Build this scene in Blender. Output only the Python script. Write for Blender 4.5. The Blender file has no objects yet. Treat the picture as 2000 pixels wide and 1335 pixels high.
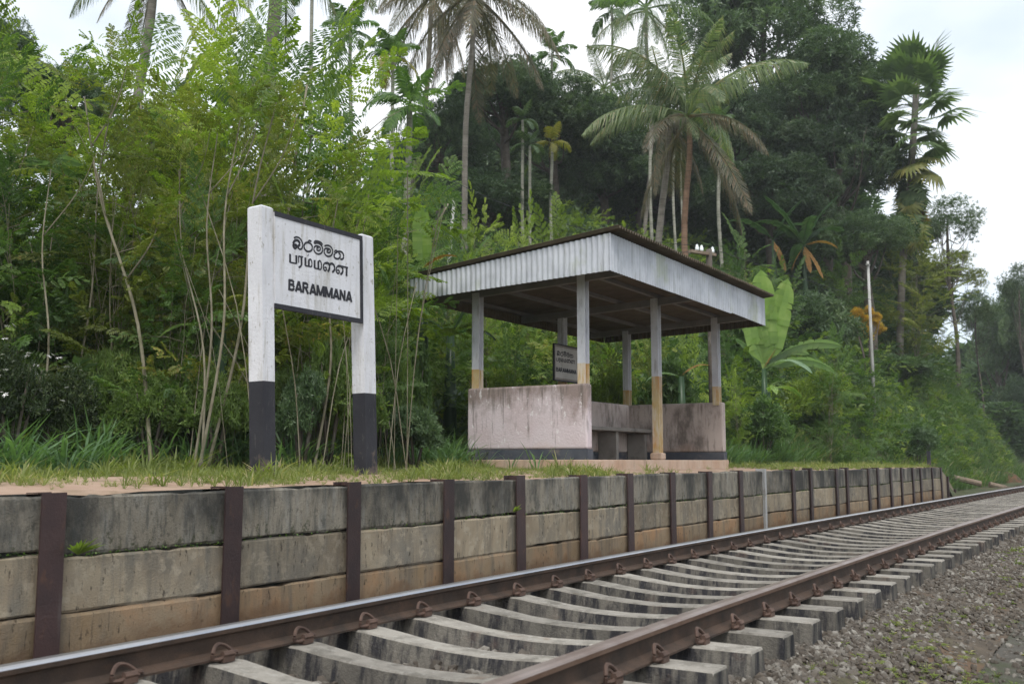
import bpy, math, random
import numpy as np
from mathutils import Vector, Matrix, noise as mnoise

random.seed(7)
rng = np.random.default_rng(11)
SC = bpy.context.scene
COL = SC.collection
rad = math.radians

# ------------------------------------------------------------------ camera (eye at the origin, metres, Y along the track)
TH, YAW = rad(6.82), rad(32.2)
FW = np.array([-math.sin(YAW)*math.cos(TH), math.cos(YAW)*math.cos(TH), math.sin(TH)])
RT = np.array([math.cos(YAW), math.sin(YAW), 0.0])
UP = np.cross(RT, FW)
cam_d = bpy.data.cameras.new("camera")
cam = bpy.data.objects.new("camera", cam_d)
COL.objects.link(cam)
cam_d.lens = 35.0
cam_d.sensor_width = 36.0
cam_d.clip_start = 0.05
cam_d.clip_end = 3000
cam.matrix_world = Matrix(((RT[0], UP[0], -FW[0], 0), (RT[1], UP[1], -FW[1], 0), (RT[2], UP[2], -FW[2], 0), (0, 0, 0, 1)))
cam_d.dof.use_dof = True
cam_d.dof.focus_distance = 9.5
cam_d.dof.aperture_fstop = 3.5
SC.camera = cam

# ------------------------------------------------------------------ sky, sun, exposure
SUN_EL, SUN_AZ = rad(58), rad(150)      # azimuth measured from +Y towards +X
W = bpy.data.worlds.new("World")
SC.world = W
W.use_nodes = True
nt = W.node_tree
for n in list(nt.nodes): nt.nodes.remove(n)
wout = nt.nodes.new("ShaderNodeOutputWorld")
wbg = nt.nodes.new("ShaderNodeBackground"); wbg.inputs[1].default_value = 0.11
sky = nt.nodes.new("ShaderNodeTexSky"); sky.sky_type = 'NISHITA'; sky.sun_disc = False
sky.sun_elevation = SUN_EL; sky.sun_rotation = SUN_AZ
tc = nt.nodes.new("ShaderNodeTexCoord")
mp = nt.nodes.new("ShaderNodeMapping"); mp.inputs['Scale'].default_value = (1, 1, 2.2); mp.inputs['Location'].default_value = (0.35, 0.1, 0.0)
wn = nt.nodes.new("ShaderNodeTexNoise"); wn.inputs['Scale'].default_value = 1.7; wn.inputs['Detail'].default_value = 5; wn.inputs['Roughness'].default_value = .5
wr = nt.nodes.new("ShaderNodeValToRGB")
wr.color_ramp.elements[0].position = .40; wr.color_ramp.elements[0].color = (.54, .63, .72, 1)
wr.color_ramp.elements[1].position = .60; wr.color_ramp.elements[1].color = (1.0, 1.0, 1.0, 1)
wk = nt.nodes.new("ShaderNodeVectorMath"); wk.operation = 'SCALE'; wk.inputs['Scale'].default_value = 7.8
wm = nt.nodes.new("ShaderNodeMix"); wm.data_type = 'RGBA'; wm.inputs[0].default_value = .86
L = nt.links.new
L(tc.outputs['Generated'], mp.inputs[0]); L(mp.outputs[0], wn.inputs['Vector']); L(wn.outputs['Fac'], wr.inputs[0])
L(wr.outputs[0], wk.inputs[0]); L(sky.outputs[0], wm.inputs[6]); L(wk.outputs[0], wm.inputs[7])
L(wm.outputs[2], wbg.inputs[0]); L(wbg.outputs[0], wout.inputs[0])
sl = bpy.data.lights.new("sun", 'SUN'); sl.energy = 1.4; sl.angle = rad(25); sl.color = (1, .97, .92)
so = bpy.data.objects.new("sun", sl); COL.objects.link(so)
sd = Vector((math.sin(SUN_AZ)*math.cos(SUN_EL), math.cos(SUN_AZ)*math.cos(SUN_EL), math.sin(SUN_EL)))
so.rotation_euler = sd.to_track_quat('Z', 'Y').to_euler()
SC.view_settings.view_transform = 'Standard'
SC.view_settings.look = 'None'
SC.view_settings.gamma = 1
SC.view_settings.use_curve_mapping = False
SC.view_settings.exposure = 0.80
SC.cycles.max_bounces = 7
SC.cycles.diffuse_bounces = 4
SC.cycles.glossy_bounces = 2
SC.cycles.transmission_bounces = 3
SC.cycles.use_denoising = True

# ------------------------------------------------------------------ helpers
def at(px, py, d):
    """point at depth d (metres along the level heading) seen at a place of the 2000 x 1335 photograph"""
    v = FW + RT*((px-1000)/1944.0) - UP*((py-667.5)/1944.0)
    h = v[0]*-math.sin(YAW) + v[1]*math.cos(YAW)
    return v*(d/h)

def tag(o, label=None, cat=None, group=None, kind=None):
    if label: o['label'] = label
    if cat: o['category'] = cat
    if group: o['group'] = group
    if kind: o['kind'] = kind
    return o

def empty(name, loc=(0, 0, 0), rz=0.0, label=None, cat=None, group=None, kind=None):
    o = bpy.data.objects.new(name, None); COL.objects.link(o)
    o.empty_display_size = .2
    o.location = loc; o.rotation_euler = (0, 0, rz)
    return tag(o, label, cat, group, kind)

def link(name, me, parent=None, loc=(0, 0, 0), rot=(0, 0, 0), sc=(1, 1, 1)):
    o = bpy.data.objects.new(name, me); COL.objects.link(o)
    o.location = loc; o.rotation_euler = rot; o.scale = sc
    if parent is not None: o.parent = parent
    return o

class Acc:
    """collects faces of one size and builds them as one mesh"""
    def __init__(s, n=4): s.n = n; s.V = []; s.F = []; s.T = []; s.M = []; s.k = 0
    def add(s, V, F, tint=None, mi=0):
        V = np.asarray(V, float).reshape(-1, 3); F = np.asarray(F, int).reshape(-1, s.n)
        s.V.append(V); s.F.append(F+s.k); s.k += len(V)
        s.T.append(np.full(len(V), .5) if tint is None else (np.full(len(V), float(tint)) if np.isscalar(tint) else np.asarray(tint)))
        s.M.append(np.full(len(F), mi))
        return s
    def tile(s, tv, tf, M, T, tint=None, mi=0):
        k, n = len(M), len(tv)
        V = np.einsum('kij,nj->kni', M, tv)+T[:, None, :]
        F = tf[None]+(np.arange(k)*n)[:, None, None]
        t = np.repeat(rng.random(k) if tint is None else tint, n)
        if n % 4 == 0 and s.n == 4: t = np.clip(.62*t+.38*np.repeat(rng.random(k*n//4), 4), 0, 1) if tint is None else np.clip(t+np.repeat(rng.normal(0, .16, k*n//4), 4), 0, 1)
        return s.add(V.reshape(-1, 3), F.reshape(-1, s.n), t, mi)
    def mesh(s, name, mats, smooth=False):
        V = np.concatenate(s.V); F = np.concatenate(s.F); T = np.concatenate(s.T); MI = np.concatenate(s.M)
        me = bpy.data.meshes.new(name)
        me.vertices.add(len(V)); me.vertices.foreach_set('co', V.ravel())
        me.loops.add(F.size); me.loops.foreach_set('vertex_index', F.ravel().astype(np.int32))
        me.polygons.add(len(F)); me.polygons.foreach_set('loop_start', (np.arange(len(F))*s.n).astype(np.int32))
        me.polygons.foreach_set('material_index', MI.astype(np.int32))
        me.update(calc_edges=True)
        a = me.attributes.new('tint', 'FLOAT', 'POINT'); a.data.foreach_set('value', T.astype(np.float32))
        me.polygons.foreach_set('use_smooth', np.full(len(F), bool(smooth)))
        for m in (mats if isinstance(mats, (list, tuple)) else [mats]): me.materials.append(m)
        return me
    def obj(s, name, mats, parent=None, smooth=False, **k):
        return link(name, s.mesh(name, mats, smooth), parent, **k)

BOXF = np.array([[0, 3, 2, 1], [4, 5, 6, 7], [0, 1, 5, 4], [1, 2, 6, 5], [2, 3, 7, 6], [3, 0, 4, 7]])
def boxv(x0, y0, z0, x1, y1, z1):
    return np.array([[x0, y0, z0], [x1, y0, z0], [x1, y1, z0], [x0, y1, z0], [x0, y0, z1], [x1, y0, z1], [x1, y1, z1], [x0, y1, z1]], float)
def box(a, *b, mi=0): a.add(boxv(*b), BOXF, None, mi); return a
def box_obj(name, b, mat, parent=None, bevel=.006, **k):
    o = box(Acc(), *b).obj(name, mat, parent, **k)
    if bevel:
        m = o.modifiers.new('b', 'BEVEL'); m.width = bevel; m.segments = 2; m.limit_method = 'ANGLE'
    return o

def catmull(P, n=6, closed=False):
    P = np.asarray(P, float)
    if len(P) < 3: return P
    E = np.vstack([2*P[0]-P[1], P, 2*P[-1]-P[-2]])
    out = []
    for i in range(1, len(E)-2):
        p0, p1, p2, p3 = E[i-1:i+3]
        for t in np.arange(n)/n:
            out.append(.5*((2*p1)+(-p0+p2)*t+(2*p0-5*p1+4*p2-p3)*t*t+(-p0+3*p1-3*p2+p3)*t**3))
    out.append(P[-1])
    return np.array(out)

def tube(a, P, r, n=6, tint=None, mi=0):
    P = np.asarray(P, float); m = len(P)
    r = np.full(m, r) if np.isscalar(r) else np.asarray(r)
    D = np.gradient(P, axis=0); D /= np.linalg.norm(D, axis=1)[:, None]+1e-9
    ref = np.array([0, 0, 1.0]) if abs(D[:, 2]).mean() < .9 else np.array([1.0, 0, 0])
    A = np.cross(D, ref); A /= np.linalg.norm(A, axis=1)[:, None]+1e-9
    B = np.cross(A, D)
    t = np.arange(n)*2*math.pi/n
    V = P[:, None]+(A[:, None]*np.cos(t)[None, :, None]+B[:, None]*np.sin(t)[None, :, None])*r[:, None, None]
    F = []
    for i in range(m-1):
        for j in range(n):
            k = (j+1) % n
            F.append([i*n+j, i*n+k, (i+1)*n+k, (i+1)*n+j])
    V = V.reshape(-1, 3)
    # end caps as fans of quads (last one degenerate-free by using pairs)
    c0, c1 = len(V), len(V)+1
    V = np.vstack([V, P[0], P[-1]])
    for j in range(0, n, 2):
        k, l = (j+1) % n, (j+2) % n
        F.append([c0, l, k, j]); F.append([c1, (m-1)*n+j, (m-1)*n+k, (m-1)*n+l])
    a.add(V, F, tint, mi)
    return a

def frames(D, roll=None, up=None):
    """matrices whose Y axis points along D"""
    D = D/np.linalg.norm(D, axis=1)[:, None]
    u = np.tile([0, 0, 1.0], (len(D), 1)) if up is None else up
    X = np.cross(D, u); l = np.linalg.norm(X, axis=1)[:, None]
    X = np.where(l < 1e-3, [[1.0, 0, 0]], X/np.maximum(l, 1e-6))
    Z = np.cross(X, D)
    if roll is not None:
        c, s = np.cos(roll)[:, None], np.sin(roll)[:, None]
        X, Z = X*c+Z*s, Z*c-X*s
    return np.stack([X, D, Z], axis=2)

def rdirs(n, zlo=-.3, zhi=1.0):
    z = rng.uniform(zlo, zhi, n); t = rng.uniform(0, 2*math.pi, n); r = np.sqrt(np.maximum(0, 1-z*z))
    return np.stack([r*np.cos(t), r*np.sin(t), z], 1)

# ------------------------------------------------------------------ materials
def newmat(name):
    m = bpy.data.materials.new(name); m.use_nodes = True
    t = m.node_tree
    for n in list(t.nodes): t.nodes.remove(n)
    return m, t, t.nodes.new('ShaderNodeOutputMaterial')

def nd(t, kind, **k):
    n = t.nodes.new('ShaderNode'+kind)
    for a, b in k.items():
        if a.startswith('i_'): n.inputs[a[2:].replace('_', ' ')].default_value = b
        else: setattr(n, a, b)
    return n

def rgb(c): return (c[0], c[1], c[2], 1)

def noise_fac(t, scale, stretch=(1, 1, 1), lo=.35, hi=.65, detail=5, rough=.6, objcoord=False, zg=None):
    if objcoord:
        src = nd(t, 'TexCoord').outputs['Object']
    else:
        src = nd(t, 'NewGeometry').outputs['Position']
    mpn = nd(t, 'Mapping'); mpn.inputs['Scale'].default_value = stretch
    n = nd(t, 'TexNoise'); n.inputs['Scale'].default_value = scale; n.inputs['Detail'].default_value = detail; n.inputs['Roughness'].default_value = rough
    r = nd(t, 'MapRange'); r.inputs[1].default_value = lo; r.inputs[2].default_value = hi
    t.links.new(src, mpn.inputs[0]); t.links.new(mpn.outputs[0], n.inputs['Vector'])
    fo = n.outputs['Fac']
    if zg:
        sx = nd(t, 'SeparateXYZ'); t.links.new(src, sx.inputs[0])
        zr = nd(t, 'MapRange'); zr.inputs[1].default_value = zg[0]; zr.inputs[2].default_value = zg[1]; zr.inputs[3].default_value = -zg[2]; zr.inputs[4].default_value = zg[2]
        t.links.new(sx.outputs[2], zr.inputs[0]); ad = nd(t, 'Math', operation='ADD'); t.links.new(fo, ad.inputs[0]); t.links.new(zr.outputs[0], ad.inputs[1]); fo = ad.outputs[0]
    t.links.new(fo, r.inputs[0])
    return r.outputs[0]

def mixc(t, fac, a, b):
    m = nd(t, 'Mix', data_type='RGBA')
    for s, v in ((0, fac), (6, a), (7, b)):
        if isinstance(v, bpy.types.NodeSocket): t.links.new(v, m.inputs[s])
        elif s == 0: m.inputs[0].default_value = v
        else: m.inputs[s].default_value = rgb(v)
    return m.outputs[2]

def math_(t, op, a, b=0.0):
    m = nd(t, 'Math', operation=op)
    for i, v in enumerate((a, b)):
        if isinstance(v, bpy.types.NodeSocket): t.links.new(v, m.inputs[i])
        else: m.inputs[i].default_value = v
    return m.outputs[0]

def surf(name, c1, c2, layers=(), scale=3, rough=.85, bump=.3, bscale=60, metal=0.0, var=.15, stretch=(1, 1, 1), spec=.3):
    """layered weathered surface; layers = (colour, scale, stretch, lo, hi, amount)"""
    m, t, out = newmat(name)
    col = mixc(t, noise_fac(t, scale, stretch), c1, c2)
    for ly in layers:
        c, s, st, lo, hi, am = ly[:6]
        f = math_(t, 'MULTIPLY', noise_fac(t, s, st, lo, hi, 6, .65, zg=ly[6] if len(ly) > 6 else None), am)
        col = mixc(t, f, col, c)
    if var:
        oi = nd(t, 'ObjectInfo')
        mr = nd(t, 'MapRange'); mr.inputs[3].default_value = 1-var; mr.inputs[4].default_value = 1+var
        t.links.new(oi.outputs['Random'], mr.inputs[0])
        sc = nd(t, 'VectorMath', operation='SCALE'); t.links.new(col, sc.inputs[0]); t.links.new(mr.outputs[0], sc.inputs['Scale'])
        col = sc.outputs[0]
    b = nd(t, 'BsdfPrincipled'); b.inputs['Roughness'].default_value = rough; b.inputs['Metallic'].default_value = metal
    b.inputs['Specular IOR Level'].default_value = spec
    t.links.new(col, b.inputs['Base Color'])
    if bump:
        bn = nd(t, 'Bump'); bn.inputs['Strength'].default_value = bump; bn.inputs['Distance'].default_value = .01
        t.links.new(noise_fac(t, bscale, (1, 1, 1), 0, 1, 4, .7), bn.inputs['Height'])
        t.links.new(bn.outputs[0], b.inputs['Normal'])
    t.links.new(b.outputs[0], out.inputs[0])
    return m

def leafmat(name, dark, mid, light, transl=.35, rough=.45, var=.18, dry=None, dryamt=.0, hscale=.45):
    m, t, out = newmat(name)
    at_ = nd(t, 'Attribute', attribute_name='tint')
    r = nd(t, 'ValToRGB'); e = r.color_ramp.elements
    e[0].position = 0; e[0].color = rgb(dark); e[1].position = 1; e[1].color = rgb(light)
    k = e.new(.55); k.color = rgb(mid)
    # slow drift through the plant plus per-leaf tint
    nf = noise_fac(t, hscale, (1, 1, 1), .3, .7, 2, .5)
    f = math_(t, 'ADD', math_(t, 'MULTIPLY', at_.outputs['Fac'], .6), math_(t, 'MULTIPLY', nf, .4))
    t.links.new(f, r.inputs[0])
    col = r.outputs[0]
    if dry is not None:
        col = mixc(t, math_(t, 'MULTIPLY', math_(t, 'GREATER_THAN', at_.outputs['Fac'], 1-dryamt), .85), col, dry)
    oi = nd(t, 'ObjectInfo'); mr = nd(t, 'MapRange'); mr.inputs[3].default_value = 1-var; mr.inputs[4].default_value = 1+var
    t.links.new(oi.outputs['Random'], mr.inputs[0])
    sc = nd(t, 'VectorMath', operation='SCALE'); t.links.new(col, sc.inputs[0]); t.links.new(mr.outputs[0], sc.inputs['Scale'])
    b = nd(t, 'BsdfPrincipled'); b.inputs['Roughness'].default_value = rough; b.inputs['Specular IOR Level'].default_value = .35
    tr = nd(t, 'BsdfTranslucent')
    tcol = nd(t, 'VectorMath', operation='MULTIPLY'); tcol.inputs[1].default_value = (1.5, 1.7, .7)
    t.links.new(sc.outputs[0], tcol.inputs[0]); t.links.new(tcol.outputs[0], tr.inputs['Color'])
    t.links.new(sc.outputs[0], b.inputs['Base Color'])
    mx = nd(t, 'MixShader'); mx.inputs[0].default_value = transl
    t.links.new(b.outputs[0], mx.inputs[1]); t.links.new(tr.outputs[0], mx.inputs[2]); t.links.new(mx.outputs[0], out.inputs[0])
    return m

M = {}
M['panel_top'] = surf('panel_top', (.21, .185, .145), (.26, .235, .19), (((.27, .265, .24), 6, (2, 2, .5), .48, .64, .6), ((.040, .041, .040), 1.7, (1.6, 1.6, .8), .42, .60, .85, (-.47, -.15, .05)), ((.06, .062, .058), 12, (2.2, 2.2, .4), .50, .64, .6), ((.07, .065, .055), 34, (1, 1, .7), .56, .66, .6), ((.05, .055, .03), 20, (1, 1, 1), .60, .68, .7, (-.30, -.47, .10))), rough=.95, bump=.8, bscale=90, spec=.1, var=.22)
M['panel_mid'] = surf('panel_mid', (.25, .20, .14), (.32, .27, .195), (((.12, .115, .10), 2.6, (3, 3, .3), .50, .66, .75), ((.15, .145, .13), 1.1, (1, 1, 1), .47, .62, .65), ((.05, .042, .035), 30, (1, 1, .4), .60, .66, .8), ((.04, .035, .03), 9, (6, 6, .5), .64, .67, .8), ((.36, .31, .235), 12, (1, 1, 1), .54, .62, .55)), rough=.95, bump=.6, bscale=90, spec=.1, var=.16)
M['panel_low'] = surf('panel_low', (.25, .18, .11), (.28, .225, .16), (((.33, .18, .085), 1.5, (1, 1, 1), .49, .62, .65), ((.13, .115, .095), 2.6, (3, 3, .4), .50, .66, .7), ((.05, .04, .03), 30, (1, 1, .5), .60, .67, .8), ((.04, .035, .03), 9, (6, 6, .5), .64, .67, .8), ((.16, .10, .06), 3, (1, 1, 1), .45, .6, .7, (-.80, -1.02, .25))), rough=.95, bump=.6, bscale=90, spec=.1, var=.16)
M['post_steel'] = surf('post_steel', (.038, .024, .024), (.055, .032, .030), (((.11, .055, .032), 11, (1, 1, .5), .57, .70, .7), ((.09, .08, .075), 5, (2, 2, .3), .6, .7, .5)), scale=5, rough=.55, bump=.35, bscale=60, var=.2)
M['post_grey'] = surf('post_grey', (.30, .30, .30), (.38, .38, .37), (((.12, .09, .07), 8, (1, 1, .4), .55, .7, .7),), rough=.7, bump=.2)
M['rust'] = surf('rust', (.052, .036, .027), (.085, .055, .039), (((.12, .068, .042), 14, (1, .4, 1), .55, .75, .7), ((.026, .022, .019), 5, (1, 1, 1), .52, .68, .6)), scale=6, rough=.8, bump=.35, bscale=120, var=0)
M['rust_head'] = surf('rust_head', (.16, .095, .065), (.20, .13, .095), (((.10, .05, .035), 6, (1, .3, 1), .5, .7, .6),), scale=8, rough=.5, bump=.2, bscale=100, var=0, metal=.3)
M['polished'] = surf('polished', (.50, .49, .51), (.60, .58, .58), (), rough=.28, bump=0, metal=1.0, var=0)
M['worn_top'] = surf('worn_top', (.42, .40, .40), (.52, .50, .50), (), rough=.35, bump=0, metal=.9, var=0)
M['dull_top'] = surf('dull_top', (.26, .20, .17), (.34, .28, .25), (((.15, .09, .07), 6, (1, .3, 1), .5, .7, .6),), rough=.42, bump=0, metal=.55, var=0)
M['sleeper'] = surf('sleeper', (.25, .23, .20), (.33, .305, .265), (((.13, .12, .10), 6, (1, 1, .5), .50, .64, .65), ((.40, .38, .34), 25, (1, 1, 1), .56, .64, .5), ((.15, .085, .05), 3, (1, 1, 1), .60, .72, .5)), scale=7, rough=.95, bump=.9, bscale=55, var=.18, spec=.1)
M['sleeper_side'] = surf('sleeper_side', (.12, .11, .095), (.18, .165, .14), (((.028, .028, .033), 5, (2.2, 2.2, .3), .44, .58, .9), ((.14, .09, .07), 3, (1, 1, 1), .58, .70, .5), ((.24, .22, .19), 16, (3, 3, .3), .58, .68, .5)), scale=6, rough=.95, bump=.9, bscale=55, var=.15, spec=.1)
M['clip'] = surf('clip', (.075, .046, .036), (.12, .075, .056), (), scale=20, rough=.75, bump=.2, bscale=150)
M['white_paint'] = surf('white_paint', (.64, .64, .67), (.72, .72, .75), (((.40, .38, .33), 6, (3, 3, .25), .52, .70, .65), ((.25, .23, .17), 26, (1, 1, .5), .60, .68, .7), ((.34, .33, .28), 1.6, (1.5, 1.5, .6), .55, .70, .45)), scale=3, rough=.8, bump=.45, bscale=40, var=.02)
M['black_paint'] = surf('black_paint', (.022, .022, .028), (.035, .035, .042), (((.14, .13, .12), 18, (2, 2, .4), .60, .70, .55), ((.20, .15, .11), 6, (1, 1, 1), .5, .65, .6, (.10, -.15, .16))), rough=.7, bump=.3, var=.03)
M['ink'] = surf('ink', (.018, .018, .024), (.028, .028, .034), (), rough=.6, bump=0, var=0)
M['fascia'] = surf('fascia', (.42, .44, .48), (.58, .60, .64), (((.20, .21, .19), 3, (3, 3, .5), .54, .74, .6), ((.33, .37, .18), 1.3, (1, 1, .7), .56, .68, .5), ((.25, .25, .26), 14, (2, 2, .2), .55, .7, .5)), scale=2.5, rough=.5, bump=0, var=.05, metal=.1)
M['roof_sheet'] = surf('roof_sheet', (.085, .068, .048), (.13, .105, .072), (((.05, .055, .03), 3, (1, 1, 1), .5, .7, .6), ((.19, .17, .10), 6, (1, 1, 1), .55, .7, .5)), scale=4, rough=.95, bump=.4, var=.1)
M['roof_beam'] = surf('roof_beam', (.16, .155, .145), (.22, .21, .20), (), rough=.8, bump=.2)
M['steel_paint'] = surf('steel_paint', (.50, .51, .55), (.62, .63, .66), (((.22, .20, .18), 9, (2, 2, .3), .54, .68, .6),), rough=.55, bump=.15, var=.06)
M['yellow_paint'] = surf('yellow_paint', (.46, .33, .13), (.55, .45, .28), (((.50, .22, .05), 4, (1, 1, .4), .48, .62, .7), ((.60, .56, .50), 6, (2, 2, .3), .48, .62, .7)), rough=.75, bump=.3, var=.08)
M['pink_wall'] = surf('pink_wall', (.60, .50, .51), (.66, .58, .60), (((.24, .185, .16), 1.3, (1.2, 1.2, .8), .46, .62, .85, (.25, .98, .14)), ((.15, .13, .11), 6, (3, 3, .3), .54, .66, .7, (.2, .98, .05)), ((.42, .27, .18), 1.0, (1, 1, 1.6), .55, .75, .6, (.45, .05, .16)), ((.78, .74, .74), 12, (1, 1, .5), .60, .64, .75)), scale=2, rough=.95, bump=.7, bscale=35, var=.0, spec=.1)
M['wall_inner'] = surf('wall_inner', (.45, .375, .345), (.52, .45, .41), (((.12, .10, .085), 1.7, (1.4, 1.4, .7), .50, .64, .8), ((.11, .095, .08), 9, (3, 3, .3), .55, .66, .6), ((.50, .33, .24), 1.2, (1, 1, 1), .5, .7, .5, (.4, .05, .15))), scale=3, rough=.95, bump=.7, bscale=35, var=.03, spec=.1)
M['blue_band'] = surf('blue_band', (.055, .062, .08), (.09, .095, .11), (((.24, .20, .17), 3, (1, 1, 1.6), .54, .7, .75),), scale=5, rough=.85, bump=.35, bscale=35, var=.0)
M['slab'] = surf('slab', (.40, .27, .19), (.47, .36, .28), (((.18, .14, .11), 4, (2, 2, .5), .54, .72, .6),), scale=3, rough=.92, bump=.4, bscale=40)
M['bench'] = surf('bench', (.22, .20, .18), (.28, .26, .235), (((.10, .09, .08), 5, (1, 1, 1), .5, .7, .6),), rough=.9, bump=.3)
M['dirt'] = surf('dirt', (.33, .22, .155), (.43, .31, .235), (((.20, .15, .09), 3, (1, 1, 1), .5, .66, .6),), scale=2, rough=.97, bump=.7, bscale=40, var=0)
M['slope_soil'] = surf('slope_soil', (.045, .055, .022), (.075, .085, .035), (((.14, .09, .05), .8, (1, 1, 1), .55, .7, .5),), scale=1.5, rough=1, bump=.8, bscale=15, var=0)
M['red_soil'] = surf('red_soil', (.10, .05, .03), (.15, .075, .045), (((.05, .06, .025), 2, (1, 1, 1), .5, .6, .8),), scale=3, rough=1, bump=.8, bscale=20, var=0)
M['ballast_bed'] = surf('ballast_bed', (.075, .06, .045), (.12, .095, .07), (((.16, .09, .05), 2, (1, 1, 1), .5, .66, .6), ((.06, .07, .02), 1.2, (1, 1, 1), .56, .7, .6)), scale=5, rough=1, bump=1, bscale=50, var=0)
M['path'] = surf('path', (.07, .062, .05), (.11, .10, .085), (((.055, .07, .028), 1.3, (1, 1, 1), .48, .62, .7), ((.20, .18, .15), 30, (1, 1, 1), .6, .68, .6)), scale=6, rough=1, bump=1, bscale=70, var=0)
M['wood'] = surf('wood', (.16, .12, .085), (.24, .19, .14), (), scale=8, rough=.9, bump=.4)
M['pole_grey'] = surf('pole_grey', (.34, .335, .315), (.43, .42, .40), (((.2, .2, .17), 4, (1, 1, .3), .5, .66, .6),), rough=.85, bump=.3)
M['porcelain'] = surf('porcelain', (.75, .80, .78), (.8, .85, .83), (), rough=.2, bump=0, var=0)

def stonemat():
    m, t, out = newmat('stone')
    a = nd(t, 'Attribute', attribute_name='tint')
    r = nd(t, 'ValToRGB'); e = r.color_ramp.elements
    e[0].position = 0; e[0].color = (.05, .038, .028, 1); e[1].position = 1; e[1].color = (.29, .27, .235, 1)
    k = e.new(.6); k.color = (.110, .096, .080, 1)
    t.links.new(a.outputs['Fac'], r.inputs[0])
    col = mixc(t, noise_fac(t, 25, (1, 1, 1), .4, .7), r.outputs[0], (.10, .08, .06))
    b = nd(t, 'BsdfPrincipled'); b.inputs['Roughness'].default_value = .9
    t.links.new(col, b.inputs['Base Color']); t.links.new(b.outputs[0], out.inputs[0])
    return m
M['stone'] = stonemat()

M['lf_bright'] = leafmat('lf_bright', (.06, .10, .018), (.19, .265, .045), (.44, .49, .10), .44, var=.18, dry=(.36, .32, .09), dryamt=.05)
M['lf_olive'] = leafmat('lf_olive', (.055, .078, .020), (.165, .195, .045), (.36, .37, .10), .42, var=.22, dry=(.36, .28, .10), dryamt=.08)
M['lf_green'] = leafmat('lf_green', (.034, .072, .022), (.10, .175, .05), (.23, .32, .09), .42, var=.2)
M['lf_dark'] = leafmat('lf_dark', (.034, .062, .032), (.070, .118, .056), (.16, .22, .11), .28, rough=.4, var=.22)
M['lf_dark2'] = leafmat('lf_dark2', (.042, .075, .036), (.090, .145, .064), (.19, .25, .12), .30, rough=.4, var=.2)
M['lf_low_lifted'] = leafmat('lf_low_lifted', (.07, .115, .035), (.17, .245, .07), (.33, .41, .14), .44, var=.15, dry=(.34, .30, .12), dryamt=.06)  # leaf colour lightened to offset the canopy's shade on the low growth
M['lf_hedge'] = leafmat('lf_hedge', (.02, .038, .014), (.042, .068, .022), (.12, .14, .05), .22, rough=.35, var=.1)
M['lf_coco'] = leafmat('lf_coco', (.075, .115, .06), (.17, .22, .115), (.32, .36, .21), .33, var=.22, dry=(.32, .27, .17), dryamt=.12)
M['lf_coco_brown'] = leafmat('lf_coco_brown', (.07, .07, .045), (.14, .13, .085), (.23, .21, .13), .3, var=.22, dry=(.20, .14, .09), dryamt=.25)
M['lf_areca'] = leafmat('lf_areca', (.035, .075, .022), (.075, .145, .04), (.14, .22, .06), .35, var=.2)
M['lf_areca_yellow'] = leafmat('lf_areca_yellow', (.12, .13, .025), (.24, .22, .04), (.36, .30, .06), .35, var=.2)
M['lf_fan'] = leafmat('lf_fan', (.06, .105, .045), (.12, .18, .075), (.21, .28, .12), .33, var=.2)
M['lf_fan_old'] = leafmat('lf_fan_old', (.10, .12, .035), (.17, .18, .05), (.24, .20, .07), .28, var=.2)
M['lf_banana'] = leafmat('lf_banana', (.13, .22, .06), (.22, .33, .09), (.38, .46, .18), .42, rough=.35, var=.12, hscale=3)
M['lf_banana_pale'] = leafmat('lf_banana_pale', (.15, .24, .14), (.22, .32, .20), (.30, .39, .27), .3, rough=.3, var=.1, hscale=1.5)
M['lf_banana_dark'] = leafmat('lf_banana_dark', (.025, .055, .025), (.045, .09, .04), (.07, .13, .055), .3, rough=.3, var=.15, hscale=1.5)
M['lf_dead'] = leafmat('lf_dead', (.16, .09, .035), (.30, .16, .05), (.42, .24, .08), .3, rough=.8, var=.2)
M['lf_orange'] = leafmat('lf_orange', (.16, .10, .015), (.55, .33, .03), (.75, .56, .07), .35, var=.1, hscale=3, dry=(.08, .14, .03), dryamt=.2)
M['grass_turf'] = leafmat('grass_turf', (.09, .12, .035), (.18, .215, .065), (.29, .31, .12), .4, rough=.6, var=0, dry=(.40, .34, .2), dryamt=.18, hscale=1.2)
M['grass_tall'] = leafmat('grass_tall', (.05, .095, .035), (.11, .18, .065), (.20, .27, .11), .4, rough=.5, var=0, dry=(.30, .26, .15), dryamt=.09, hscale=.9)
M['grass_blue'] = leafmat('grass_blue', (.07, .13, .065), (.13, .22, .10), (.21, .32, .16), .38, rough=.5, var=0, dry=(.3, .27, .14), dryamt=.05)
M['bark_pale'] = surf('bark_pale', (.17, .15, .10), (.27, .245, .18), (((.10, .10, .05), 9, (1, 1, .5), .5, .66, .7),), scale=8, rough=.9, bump=.3)
M['bark_palm'] = surf('bark_palm', (.17, .15, .125), (.27, .245, .21), (((.10, .09, .07), 6, (.3, .3, 6), .5, .6, .6),), scale=3, rough=.95, bump=.5, bscale=20)
M['bark_brown'] = surf('bark_brown', (.16, .095, .06), (.24, .15, .10), (((.08, .06, .04), 6, (.3, .3, 5), .5, .6, .6),), scale=3, rough=.95, bump=.5, bscale=20)
M['bark_areca'] = surf('bark_areca', (.24, .235, .19), (.36, .35, .29), (((.12, .13, .09), 4, (.3, .3, 4), .5, .62, .6),), scale=3, rough=.9, bump=.3)
M['bark_dark'] = surf('bark_dark', (.075, .062, .05), (.13, .11, .09), (((.24, .24, .22), 5, (1, 1, .6), .6, .7, .6),), scale=4, rough=.95, bump=.6, bscale=20)
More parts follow.
